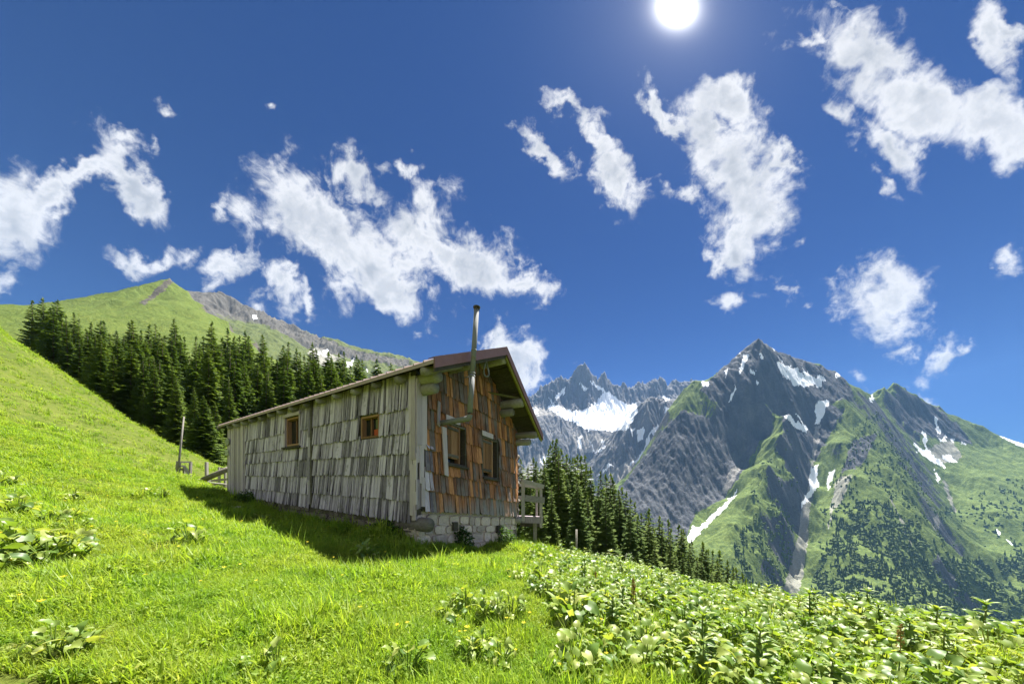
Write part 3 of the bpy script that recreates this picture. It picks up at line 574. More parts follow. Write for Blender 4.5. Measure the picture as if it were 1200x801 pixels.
# --- windows
def window(W, h, name, kind):
    s0, s1, z0, z1 = h; t = empty(name); t.parent = hut; wd = s1-s0
    if kind == 'long':
        mb = MB(); fw = .06
        box_on(mb, W, s0-.004, s0+fw, z0, z1, -.15, .03); box_on(mb, W, s1-fw, s1+.004, z0, z1, -.15, .03)
        box_on(mb, W, s0+fw, s1-fw, z1-fw, z1, -.15, .028); box_on(mb, W, s0+fw, s1-fw, z0, z0+fw, -.15, .028)
        mb.build('frame', M['orange'] if wd > .7 else M['dark'], t)
        mb = MB(); box_on(mb, W, s0+fw, s1-fw, z0+fw, z1-fw, -.13, -.115); mb.build('pane', M['glass'], t)
        mb = MB(); box_on(mb, W, (s0+s1)/2-.018, (s0+s1)/2+.018, z0+fw, z1-fw, -.114, -.07); mb.build('glazing_bar', M['orange'], t)
        mb = MB(); e = .12
        box_on(mb, W, s0-e, s0-.006, z0-.05, z1+.1, .02, .085); mb.build('casing', M['board'], t)
        mb = MB(); box_on(mb, W, s1+.006, s1+e, z0-.05, z1+.1, .02, .085); mb.build('casing', M['board'], t)
        mb = MB(); box_on(mb, W, s0-e, s1+e, z1+.012, z1+.12, .087, .12); mb.build('lintel', M['board'], t)
        mb = MB(); box_on(mb, W, s0-e-.04, s1+e+.04, z0-.11, z0-.052, .02, .14); mb.build('sill', M['dark'], t)
    elif kind == 'small':
        mb = MB(); fw = .05
        box_on(mb, W, s0-.003, s0+fw, z0, z1, -.15, .02); box_on(mb, W, s1-fw, s1+.003, z0, z1, -.15, .02)
        box_on(mb, W, s0+fw, s1-fw, z1-fw, z1, -.15, .018); box_on(mb, W, s0+fw, s1-fw, z0, z0+fw, -.15, .018); mb.build('frame', M['orange'], t)
        mb = MB(); box_on(mb, W, s0+fw, s1-fw, z0+fw, z1-fw, -.13, -.115); mb.build('pane', M['glass'], t)
        mb = MB(); box_on(mb, W, s0+wd*.52, s0+wd*.60, z0+fw, z1-fw, -.114, -.06); mb.build('casement', M['orange'], t)
        mb = MB(); box_on(mb, W, s0+wd*.12, s0+wd*.48, z0+fw, z0+(z1-z0)*.42, -.112, -.10); mb.build('curtain', M['red'], t)
    else:
        mb = MB(); fw = .045
        box_on(mb, W, s0-.003, s0+fw, z0, z1, -.15, .045); box_on(mb, W, s1-fw, s1+.003, z0, z1, -.15, .045)
        box_on(mb, W, s0+fw, s1-fw, z1-fw, z1, -.15, .043); box_on(mb, W, s0+fw, s1-fw, z0, z0+fw, -.15, .043); mb.build('frame', M['dark'], t)
        mb = MB(); box_on(mb, W, s0+fw, s1-fw, z0+fw, z1-fw, -.14, -.125); mb.build('pane', M['glass'], t)
        mb = MB(); c = s0+wd*.60; box_on(mb, W, c, c+.07, z0+fw, z1-fw, -.124, .035); mb.build('mullion', M['orange'], t)
        sh = empty('shutter'); sh.parent = t; a = s0+fw+.01; e = c-.01; k = 3
        for i in range(k):
            mb = MB(); box_on(mb, W, a+(e-a)*i/k+.004, a+(e-a)*(i+1)/k-.004, z0+.16, z1-.06, -.02+.01*(i % 2), .015+.01*(i % 2)); mb.build('plank', M['orange'], sh)
        mb = MB(); box_on(mb, W, a, e, z0+.20, z0+.27, .026, .045); mb.build('batten', M['dark'], sh)
        mb = MB(); box_on(mb, W, a, e, z1-.18, z1-.11, .026, .045); mb.build('batten', M['dark'], sh)
        mb = MB(); box_on(mb, W, s0-.03, s1+.03, z0-.06, z0-.004, .03, .13); mb.build('sill', M['dark'], t)
        mb = MB(); box_on(mb, W, s0-.05, s0+wd*.62, z1+.01, z1+.16, .06, .09); mb.build('lintel', M['board'], t)
    return t
window(Wl, WA, 'window', 'long'); window(Wl, WB, 'window', 'small'); window(Wg, WC, 'window', 'gable'); window(Wg, WD, 'window', 'gable')
# leaning grey board beside the gable window and one nailed higher up
ua_, zb_ = ongable(518, 556); ub_, zt_ = ongable(515, 500)
mb = MB(); mb.hexa([Wg(ua_-.02, zb_, .09), Wg(ua_+.12, zb_-.03, .09), Wg(ua_+.12, zb_-.03, .13), Wg(ua_-.02, zb_, .13), Wg(ub_-.02, zt_, .09), Wg(ub_+.13, zt_, .09), Wg(ub_+.13, zt_, .13), Wg(ub_-.02, zt_, .13)])
mb.build('loose_board', M['board'], hut)
a_, z_ = ongable(509, 470); plank(Wg, a_, .09, z_-.62, z_+.0, .09, .12, M['board'], 'loose_board', hut, .02)
# --- stone base
sb = MB(); zg = ongable(507, 599)[1]
sb.hexa([H(.06, .0, -1.6), H(.06, UG+.02, -1.6), H(.5, UG+.02, -1.6), H(.5, 0, -1.6), H(.06, 0, zg+.02), H(.06, UG+.02, zg-.14), H(.5, UG+.02, zg-.14), H(.5, 0, zg+.02)])
sb.hexa([H(.5, .07, -1.2), H(VL-.2, .07, -.5), H(VL-.2, .4, -.5), H(.5, .4, -1.2), H(.5, .07, .56), H(VL-.2, .07, .8), H(VL-.2, .4, .8), H(.5, .4, .56)])
base = sb.build('stone_base', M['mortar'], hut)
def stones(W, s0, s1, zt, rowsn, hmin, wmin, wmax, o, mat):
    z = zt
    for k in range(rowsn):
        h = random.uniform(.75, 1.3)*hmin; s = s0+random.uniform(-.05, .1)*(k % 2)
        while s < s1-.06:
            wd = min(random.uniform(wmin, wmax), s1-s); hh = h*random.uniform(.85, 1.1); dz = random.uniform(-.03, .03)
            top = z(s+wd/2)+dz if callable(z) else z+dz
            if k == 0: top = min(top, zt(s+wd/2)-.02)
            n_ = 9; ring = []; r = random.random()
            for i in range(n_):
                t = 2*math.pi*i/n_+random.uniform(-.2, .2); cx_ = math.copysign(abs(math.cos(t))**.55, math.cos(t)); sy_ = math.copysign(abs(math.sin(t))**.55, math.sin(t))
                ring.append((s+wd/2+cx_*(wd/2-.012)*random.uniform(.9, 1.02), top-hh/2+sy_*(hh/2-.01)*random.uniform(.9, 1.02)))
            mc = (sum(p[0] for p in ring)/n_, sum(p[1] for p in ring)/n_); ob = o+random.uniform(.0, .05)
            vs = [W(x, y_, -.07) for x, y_ in ring]+[W(x, y_, ob*.55) for x, y_ in ring]+[W(mc[0]+(x-mc[0])*.72, mc[1]+(y_-mc[1])*.72, ob+random.uniform(-.008, .008)) for x, y_ in ring]
            fs = [(i, (i+1) % n_, n_+(i+1) % n_, n_+i) for i in range(n_)]+[(n_+i, n_+(i+1) % n_, 2*n_+(i+1) % n_, 2*n_+i) for i in range(n_)]+[tuple(range(2*n_, 3*n_))]
            mb = MB(); mb.add(vs, fs, r); mb.build('stone', mat, base, False)
            s += wd
        zo = z; z = (lambda f_, hh_: (lambda t: f_(t)-hh_))(zo, h)
stones(Wg, .0, UG+.02, lambda t: zg-.03-.035*t, 4, .26, .22, .66, -.042, M['stone'])
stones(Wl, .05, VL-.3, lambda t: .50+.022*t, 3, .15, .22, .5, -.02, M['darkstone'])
for (x, y_) in ((533, 616), (584, 619)):      # small vents in the stone base
    a_, z_ = ongable(x, y_); mb = MB(); box_on(mb, Wg, a_-.09, a_+.09, z_-.13, z_+.11, -.05, .045); mb.build('vent_box', M['dark'], base)
mb = MB(); p0 = H(-.30, .13, .50); p1 = H(2., .16, .55)
mb.tube([p0, H(.3, .135, .5), p1], [.165, .17, .16], 14, rough=.04); mb.build('sill_log', M['dark'], hut, True)
# --- roof
roof = empty('roof'); roof.parent = hut; TH = .05
def slab(u0, u1, v0, v1, lo, hi, mat, name, parent, r=None, dz0=0., dz1=0.):
    mb = MB(); za0, za1 = roofz(u0)+dz0, roofz(u1)+dz1
    mb.hexa([H(v0, u0, za0+lo), H(v1, u0, za0+lo), H(v1, u1, za1+lo), H(v0, u1, za1+lo), H(v0, u0, za0+hi), H(v1, u0, za0+hi), H(v1, u1, za1+hi), H(v0, u1, za1+hi)], r)
    return mb.build(name, mat, parent)
slab(ul, ua-.001, V0+.03, V1, -.035, 0, M['roofsheet'], 'roof_sheet', roof); slab(ua+.001, ur, V0+.03, V1, -.035, 0, M['roofsheet'], 'roof_sheet', roof)
nb = 7
for i in range(nb):                            # sheathing boards under both slopes
    a, b = ul+.05+(ua-ul-.05)*i/nb, ul+.05+(ua-ul-.05)*(i+1)/nb; slab(a+.008, b-.008, V0+.05, V1-.05, -.075-.008*(i % 2), -.036, M['dark'], 'roof_board', roof)
    a, b = ua+(ur-ua-.03)*i/nb, ua+(ur-ua-.03)*(i+1)/nb; slab(a+.008, b-.008, V0+.05, V1-.05, -.075-.008*(i % 2), -.036, M['dark'], 'roof_board', roof)
v = V0+.35
while v < V1-.05:                              # standing seams of the roof sheet
    mb = MB(); z0, z1 = roofz(ul), roofz(ua); e = .02
    mb.hexa([H(v-e, ul-.012, z0-.02), H(v+e, ul-.012, z0-.02), H(v+e, ua, z1-.002), H(v-e, ua, z1-.002), H(v-e*.5, ul-.012, z0+.035), H(v+e*.5, ul-.012, z0+.035), H(v+e*.5, ua, z1+.04), H(v-e*.5, ua, z1+.04)])
    mb.build('roof_seam', M['roofsheet'], roof); v += .33
def rake(u0, u1, v0, v1, lo, hi, mat, name): return slab(u0, u1, v0, v1, lo, hi, mat, name, roof)
rake(ul-.02, ua+.0, V0-.012, V0+.028, -.19, .035, M['roofmetal'], 'fascia'); rake(ua+.0005, ur+.02, V0-.012, V0+.028, -.19, .035, M['roofmetal'], 'fascia')
rake(ul-.02, ua, V0-.01, V0+.20, .036, .05, M['roofmetal'], 'verge_cap'); rake(ua+.0005, ur+.02, V0-.01, V0+.20, .036, .05, M['roofmetal'], 'verge_cap')
rake(ul+.02, ua-.02, V0+.03, V0+.075, -.27, -.09, M['dark'], 'barge_board'); rake(ua+.02, ur-.01, V0+.03, V0+.075, -.27, -.09, M['mossy'], 'barge_board')
rake(ua+.05, ur-.01, V0+.08, V0+.14, -.20, -.09, M['mossy'], 'barge_board')
slab(ur-.16, ur-.02, V0+.2, V0+.55, -.13, -.088, M['mossy'], 'roof_board', roof)
slab(ul-.012, ul+.03, V0+.03, V1, -.085, -.037, M['roofsheet'], 'eave_board', roof)
slab(ul-.02, ul+.25, V1-.02, V1+.02, -.16, .02, M['palewood'], 'barge_board', roof)
for i in range(15):                            # round rafter ends under the eave
    v = -.55+i*.96
    if v > V1-.1: break
    mb = MB(); r_ = random.uniform(.085, .11); lo = .085+r_
    pts = [H(v, ul+.03+random.uniform(0, .05), roofz(ul)-lo), H(v+.01, .4, roofz(.4)-lo), H(v+.02, 1.2, roofz(1.2)-lo)]
    mb.tube(pts, [r_*.96, r_, r_], 12, rough=.03); mb.build('rafter', M['log'], roof, True)
def purlin(u, z, v0, v1, r_, name='purlin', mat='log'):
    mb = MB(); mb.tube([H(v0, u, z), H(v0+.4, u, z+.01), H(v1, u, z)], [r_*.97, r_, r_], 14, rough=.04); mb.build(name, M[mat], roof, True)
purlin(.12, roofz(.12)-.37, -.62, VL+.1, .14); purlin(.16, roofz(.16)-.62, -.48, 1.4, .13)
purlin(ua, roofz(ua)-.30, -.86, VL+.1, .14); um = ua+(ur-ua)*.45
purlin(um, roofz(um)-.33, -.85, VL, .15); purlin(um-.06, roofz(um)-.62, -.5, 1.3, .13)
purlin(UG-.1, roofz(UG)-.30, -.86, VL, .12); purlin(UG-.1, roofz(UG)-.55, -.6, 1.2, .12)
purlin(1.15, roofz(1.15)-.27, -.75, VL, .11)
mb = MB(); mb.hexa([H(-.10, ua+.25, roofz(ua)-1.05), H(-.02, ua+.25, roofz(ua)-1.05), H(-.02, ua+.37, roofz(ua)-1.05), H(-.10, ua+.37, roofz(ua)-1.05), H(-.78, um-.05, roofz(um)-.16), H(-.70, um-.05, roofz(um)-.16), H(-.70, um+.06, roofz(um)-.2), H(-.78, um+.06, roofz(um)-.2)]); mb.build('brace', M['dark'], roof)
for i in range(7):                             # crossed log ends at the valley-side corner
    mb = MB(); z = .85+i*.34; r_ = random.uniform(.10, .13); mb.tube([H(.12, UG+random.uniform(.14, .24), z), H(.12, UG-.4, z)], r_, 10, rough=.05); mb.build('log_end', M['dark'], hut, True)
mb = MB(); mb.tube([H(.2, UG+.75, roofz(UG)-.27), H(.2, UG-.3, roofz(UG)-.22)], .05, 10); mb.build('gutter_spout', M['log'], roof, True)
# --- stove pipe: leaves the gable, then climbs outside the roof edge
pipe = empty('stove_pipe'); pipe.parent = hut
uw, zw = ongable(514, 496); PO = OV+.10
def at(px, py, Y): return Vector(P(px, py, Y))-HC
e0 = Wg(uw, zw, .0); e1 = Wg(uw, zw+.02, PO-.06); yb = (HC+e1).y
top = at(558.5, 363, yb+.02); e2 = Wg(uw, zw+.10, PO); e3 = e2+(top-e2)*.02
def lerp(a, b, t): return a+(b-a)*t
mb = MB(); el = [e0, lerp(e0, e1, .5), e1]; pr = .067
for i in range(1, 6):
    t = i/5; el.append(e1*(1-t)**2+(e1+(e1-e0).normalized()*.07)*2*t*(1-t)+e3*t*t)
mb.tube(el, pr, 16); mb.build('elbow', M['zinc'], pipe, True)
mb = MB(); mb.tube([e3, lerp(e3, top, .37)], pr*.98, 16); mb.build('pipe_section', M['zinc'], pipe, True)
mb = MB(); mb.tube([lerp(e3, top, .355), lerp(e3, top, 1)], pr*.9, 16); mb.build('pipe_section', M['zinc'], pipe, True)
for t, k in ((.345, 1.12), (.375, 1.08), (.60, 1.02)):
    mb = MB(); mb.tube([lerp(e3, top, t), lerp(e3, top, t+.012)], pr*k, 16); mb.build('clamp_ring', M['zinc'], pipe, True)
mb = MB(); d_ = (top-e3).normalized()
for k in range(4):
    a = Vector((math.cos(k*1.57), math.sin(k*1.57), 0))*pr*.85; mb.tube([top+a-d_*.03, top+a+d_*.05], .012, 6)
mb.tube([top+d_*.05, top+d_*.075], pr*1.28, 16); mb.build('rain_cap', M['dark'], pipe, False)
mb = MB(); q_ = lerp(e3, top, .352); mb.tube([q_, q_+LV*.25+Vector((0, 0, .02))], .012, 6); mb.build('bracket', M['zinc'], pipe, True)
# --- balcony on the valley side
bal = empty('balcony'); bal.parent = hut
def bp(px, py, Y): return at(px, py, Y)
Yb0 = (HC+H(.2, UG+.1, 0)).y; Yb1 = Yb0+.9
def bar(a, b, w_, h_, name, mat, parent):
    a = Vector(a); b = Vector(b); d = (b-a).normalized(); s_ = d.cross(Vector((0, 0, 1)))
    if s_.length < .1: s_ = Vector((1, 0, 0))
    s_.normalize(); u_ = s_.cross(d); s_ *= w_/2; u_ = u_*h_/2
    mb = MB(); mb.hexa([a-s_-u_, a+s_-u_, a+s_+u_, a-s_+u_, b-s_-u_, b+s_-u_, b+s_+u_, b-s_+u_]); return mb.build(name, mat, parent)
bar(bp(613, 564, Yb0), bp(613, 610, Yb0), .13, .13, 'post', M['palewood'], bal); bar(bp(634, 570, Yb0+.3), bp(634, 618, Yb0+.3), .10, .10, 'post', M['palewood'], bal)
bar(bp(606, 566, Yb1), bp(606, 610, Yb1), .10, .10, 'post', M['palewood'], bal); bar(bp(629, 570, Yb1+.3), bp(629, 606, Yb1+.3), .09, .09, 'post', M['palewood'], bal)
bar(bp(611, 563, Yb0), bp(637, 570, Yb0+.3), .12, .16, 'top_rail', M['palewood'], bal); bar(bp(604, 567, Yb1), bp(634, 571, Yb1+.3), .10, .12, 'top_rail', M['palewood'], bal)
bar(bp(636, 570, Yb0+.3), bp(632, 571, Yb1+.3), .09, .12, 'top_rail', M['palewood'], bal)
bar(bp(615, 583, Yb0-.05), bp(638, 586, Yb0+.26), .05, .24, 'middle_rail', M['palewood'], bal); bar(bp(604, 583, Yb1), bp(633, 585, Yb1+.3), .05, .16, 'middle_rail', M['palewood'], bal)
bar(bp(607, 608, Yb0), bp(636, 609, Yb0+.3), .06, .26, 'deck_beam', M['board'], bal)
for i in range(6): bar(bp(604, 604.5, Yb0+.08+i*.17), bp(634, 605.5, Yb0+.36+i*.17), .15, .05, 'deck_plank', M['board'], bal)
bar(bp(610, 612, Yb1), bp(635, 612.5, Yb1+.3), .06, .30, 'deck_beam', M['dark'], bal)
pp = bp(627, 612, Yb0+.55); bar(pp, (pp.x, pp.y, gz1(pp.x+HC.x, pp.y+HC.y)-.3), .14, .14, 'support_post', M['log'], bal)
pp = bp(609, 609, Yb0-.25); mb = MB(); mb.tube([pp, pp+LV*.7+Vector((0, 0, -.02))], [.12, .125], 12, rough=.05); mb.build('log_end', M['palewood'], bal, True)
print('script: hut done', len(bpy.data.objects))

# ------------------------------------------------------------------ things about the hut
def top(o, label, cat, group=None): return tag(o, label, cat, group)
# carved signs at the far end of the long wall
so, zo_ = onlong(270.5, 518); mb = MB(); n_ = 20
ring = [(so+.27*math.cos(2*math.pi*i/n_)*(1+.05*math.sin(3*i)), zo_+.17*math.sin(2*math.pi*i/n_)) for i in range(n_)]
mb.add([HC+Wl(a, b, .11) for a, b in ring]+[HC+Wl(a, b, .145) for a, b in ring], [tuple(range(n_)), tuple(range(2*n_-1, n_-1, -1))]+[(i, n_+i, n_+(i+1) % n_, (i+1) % n_) for i in range(n_)])
o = mb.build('sign', M['signwood']); top(o, 'oval pale wooden sign on the far end of the long wall', 'sign')
so, zo_ = onlong(269.5, 530.5); sg = empty('sign', HC); top(sg, 'rectangular two-board pale sign below the oval sign', 'sign')
for k in (0, 1):
    mb = MB(); box_on(mb, Wl, so-.27+.03*k, so+.24, zo_-.13+.14*k, zo_-.005+.14*k, .10, .13); mb.build('board', M['signwood'], sg)
# coiled cable hanging from the ridge overhang
a_, z_ = ongable(570, 432, OV-.15); mb = MB()
pts = [H(-OV+.15+.03*math.sin(t*2), a_+.10*math.cos(t), z_+.21*math.sin(t)) for t in np.linspace(0, 2*math.pi*2, 49)]
mb.tube([HC+p for p in pts], .022, 6, cap=True); o = mb.build('cable_coil', M['rope'], None, True); top(o, 'grey coil of cable hanging under the gable roof edge', 'cable')
# pale stone lying in the grass by the long wall
def boulder(name, x, y, r, mat, seed):
    rg = random.Random(seed); mb = MB(); vs = []; fs = []; nu, nv = 9, 6
    for j in range(nv+1):
        for i in range(nu):
            t = 2*math.pi*i/nu; p = math.pi*j/nv; k = r*rg.uniform(.82, 1.1)
            vs.append((x+1.4*k*math.sin(p)*math.cos(t), y+k*math.sin(p)*math.sin(t), gz1(x, y)+.25*r+.7*k*math.cos(p)))
    for j in range(nv):
        for i in range(nu): fs.append((j*nu+i, (j+1)*nu+i, (j+1)*nu+(i+1) % nu, j*nu+(i+1) % nu))
    mb.add(vs, fs, .9); return mb.build(name, mat)
def ground_at(px, py):                                      # first point of the ground seen at a pixel
    Y = np.geomspace(1.5, 90, 900); X = (px-CX)/F*Y; q = HY-F*(gz(X, Y)-EYE)/Y
    i = int(np.argmax(q <= py)) if (q <= py).any() else int(np.argmin(q))
    return float(X[i]), float(Y[i])
x, y = ground_at(278, 597); top(boulder('rock', x, y, .14, M['stone'], 3), 'pale rock lying in the shaded grass by the long wall', 'rock')
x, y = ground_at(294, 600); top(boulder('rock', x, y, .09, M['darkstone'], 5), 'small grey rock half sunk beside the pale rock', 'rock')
# timber fence and drinking-trough logs beyond the far corner
FY = 18.5
def fp(px, py, d=0.): return Vector(P(px, py, FY+d))
fence = empty('timber_fence', (0, 0, 0)); top(fence, 'broken grey timber fence with crossed posts and rails beyond the hut corner', 'fence')
def fbar(a, b, w_, h_, name, mat='palewood'): bar(a, b, w_, h_, name, M[mat], fence)
def post_to_ground(px, y0, w_, d=0., lean=0.):
    t = fp(px, y0, d); b = Vector((t.x-lean, t.y, gz1(t.x, t.y)-.25)); fbar(t, b, w_, w_, 'post')
post_to_ground(209.5, 540, .15, 0, .12); post_to_ground(223.5, 541, .11, .5, .05); post_to_ground(242, 541, .13, .9, -.02); post_to_ground(216, 547, .10, .2); post_to_ground(257, 547, .10, 1.3); post_to_ground(264, 548, .10, 1.5)
fbar(fp(210, 541), fp(224, 541, .5), .07, .09, 'rail'); fbar(fp(206, 550), fp(220, 549, .4), .07, .12, 'rail'); fbar(fp(211, 546), fp(217, 545.5, .2), .07, .09, 'rail')
fbar(fp(216, 546, -.1), fp(223, 561, .1), .09, .14, 'brace'); fbar(fp(214, 562, -.2), fp(245, 564, -.2), .2, .22, 'rail'); fbar(fp(246, 567, -1), fp(266, 569, -1), .2, .22, 'rail')
fbar(fp(256, 547.5, 1.3), fp(265, 548.5, 1.5), .07, .08, 'rail'); fbar(fp(248, 563, .2), fp(268, 561, .2), .12, .12, 'rail')
mb = MB(); a = fp(238, 562, -.4); b = fp(268, 549, -.4); mb.tube([a, b], [.16, .15], 10, rough=.05); o = mb.build('log_trough', M['log'], None, True); top(o, 'pale hollowed log leaning on the timber fence', 'log')
mb = MB(); t = fp(215.5, 488); b = fp(207, 563, -.1); mb.tube([b-Vector((0, 0, .4)), lerp(b, t, .5), t], [.06, .05, .035], 8); o = mb.build('pole', M['palewood'], None, True); top(o, 'tall thin leaning pole standing at the timber fence', 'pole')
for (px, y0, lab) in ((675, 600, 'thin grey fence stake in the dock slope before the forest'),):
    x, y = P(px, 0, 13.)[0], 13.; z1 = P(px, 620, 13.)[2]
    mb = MB(); mb.tube([(x, y, gz1(x, y)-.3), (x+.02, y, z1)], [.045, .04], 8, rough=.08); o = mb.build('stake', M['log'], None, True); top(o, lab, 'stake')

# ------------------------------------------------------------------ spruces
def spruce_mesh(seed, H_=18., R_=3.0, dens=1.):
    rg = np.random.default_rng(seed); V = []; Fc = []; A = []
    nl = int(34*dens)
    for i in range(nl):
        t = (i+.5)/nl; z = H_*(.04+.95*t**.95); rad = R_*((1-t)**.82*.97+.03)*rg.uniform(.86, 1.1); nb_ = int(round((8+7*(1-t))))
        a0 = rg.uniform(0, 6.28)
        for k in range(nb_):
            a = a0+6.283*k/nb_+rg.uniform(-.3, .3); L = rad*rg.uniform(.68, 1.12); zz = z+rg.uniform(-.25, .25)
            d = np.array([math.cos(a), math.sin(a), 0.]); p_ = np.array([-d[1], d[0], 0.]); droop = .42*(1-t)+.10; m_ = max(3, int(7*(1-t)+3)); cr = rg.random()
            def pt(s): return d*L*s+np.array([0, 0, zz-droop*L*s*(1.25-.55*s)+(.10*L*s*s)])
            for j in range(m_):
                s0 = .12+.86*j/m_; s1 = min(1.03, s0+1.25/m_); c0 = pt(s0); c1 = pt(s1); wv_ = L*(.40*(1-s0)+.16)*rg.uniform(.7, 1.2)
                for sg_ in (-1, 1):
                    tip = (c0+c1)/2+p_*sg_*wv_+d*wv_*.55+np.array([0, 0, -wv_*rg.uniform(.18, .55)])
                    b = len(V); V += [c0, c1, tip]; Fc.append((b, b+1, b+2)); A += [cr*.6+.4*rg.random()*s0]*3
                hang = c0*.4+c1*.6+np.array([0, 0, -wv_*rg.uniform(.35, .8)])+p_*rg.uniform(-.1, .1)*wv_
                b = len(V); V += [c0, c1, hang]; Fc.append((b, b+1, b+2)); A += [cr*.5]*3
    for k in range(7):                                       # leader
        a = rg.uniform(0, 6.28); z = H_*(.955+.035*k/7); b = len(V); d = np.array([math.cos(a), math.sin(a), 0])
        V += [np.array([0, 0, z+.35]), np.array([0, 0, z-.1]), d*.22+np.array([0, 0, z+.05])]; Fc.append((b, b+1, b+2)); A += [.6]*3
    return mesh('crown', np.array(V), np.array(Fc), M['spruce'], False, {'rnd': A})
def trunk_mesh(H_, r):
    mb = MB(); mb.tube([(0, 0, -1.2), (0, 0, H_*.3), (.05, .03, H_*.7), (0, 0, H_*.985)], [r*1.2, r*.8, r*.4, r*.06], 8, rough=.06); me = mesh('trunk', mb.v, mb.f, M['bark'], True, {'rnd': mb.r}); return me
SPR = [(spruce_mesh(40+i, 18, rr, dd), trunk_mesh(18, .24)) for i, (rr, dd) in enumerate(((3.4, 1.15), (2.9, 1.2), (3.9, 1.1), (2.6, 1.15), (3.2, 1.25), (4.2, 1.15)))]
def spruce(x, y, h, label, group, vi=None, wide=1.):
    cm, tm = SPR[random.randrange(len(SPR)) if vi is None else vi]
    r = empty('spruce_tree', (x, y, gz1(x, y)-.1)); k = h/18.; r.scale = (k*wide, k*wide, k); r.rotation_euler = (random.uniform(-.02, .02), random.uniform(-.02, .02), random.uniform(0, 6.28))
    obj('trunk', tm, r); obj('crown', cm, r); return tag(r, label, 'tree', group)
nL = 0; rt = random.Random(8)
def tops(px, prof): return float(np.interp(px, [p[0] for p in prof], [p[1] for p in prof]))
TOPL = [(30,366),(42,352),(60,355),(75,362),(95,372),(112,378),(128,380),(150,384),(175,388),(200,384),(220,388),(240,385),(262,392),(280,396),(300,405),(318,404),(335,408),(350,404),(375,412),(400,418),(430,428),(470,430)]
def try_tree(px, Y, py_top, hmin, hmax, label, group):
    x = (px-CX)/F*Y; g = gz1(x, Y); h = EYE+(HY-py_top)/F*Y-g
    if hmin <= h <= hmax: spruce(x, Y, h, label, group, wide=rt.uniform(.85, 1.15)); return 1
    return 0
LABL = 'tall dark green spruce in the dense forest between the hut and the green alp'
for row, (y0, y1, step, dy) in enumerate(((72, 84, 11.5, 0), (60, 70, 10.5, 6), (50, 58, 11.5, 14), (42, 48, 14, 30))):
    px = 34.+rt.uniform(0, 6) if row < 2 else (60 if row == 2 else 120)
    while px < 470:
        Y = rt.uniform(y0, y1)*(1.+.25*max(0, (110-px)/110)); pt_ = tops(px, TOPL)+dy+rt.expovariate(1/12.)-13
        if not (204 < px < 226 and Y < 58):
            for tr in range(4):
                if try_tree(px+rt.uniform(-4, 4), Y, pt_, 9, 31, LABL, 'spruces of the forest behind the hut'): nL += 1; break
                pt_ += 14 if Y > 40 else 8
        px += step*rt.uniform(.6, 1.35)
for (px, Y, py) in ((238, 30, 462), (228, 36, 452), (252, 33, 470), (262, 27, 489), (205, 38, 440), (186, 44, 420), (270, 38, 440), (150, 47, 430), (168, 42, 455), (248, 45, 440)):
    nL += try_tree(px, Y, py, 5, 26, 'lighter young spruce at the front edge of the forest near the fence', 'young spruces at the forest edge')
TOPR = [(610,540),(622,530),(634,538),(648,505),(655,512),(668,530),(685,528),(700,540),(712,548),(728,565),(745,584),(760,597),(775,605),(795,612),(812,630),(830,640),(845,648),(860,660),(880,677),(905,692),(925,704)]
nR = 0; LABR = 'dark spruce on the steep valley side below the dock slope'
for row, (y0, y1, step, dy) in enumerate(((50, 60, 11, 0), (42, 49, 10.5, 3), (35, 41, 11, 8), (28, 34, 12, 22), (22, 27, 17, 42))):
    px = 612+rt.uniform(0, 8)
    while px < 935:
        Y = rt.uniform(y0, y1)*(1-.1*max(0, (px-700)/200)); pt_ = tops(px, TOPR)+dy*rt.uniform(.4, 1.2)+rt.expovariate(1/10.)-3
        for tr in range(4):
            if try_tree(px+rt.uniform(-4, 4), Y, pt_, 7, 34, LABR, 'spruces on the valley side'): nR += 1; break
            pt_ += 9
        px += step*rt.uniform(.6, 1.35)
print('spruces', nL, nR)

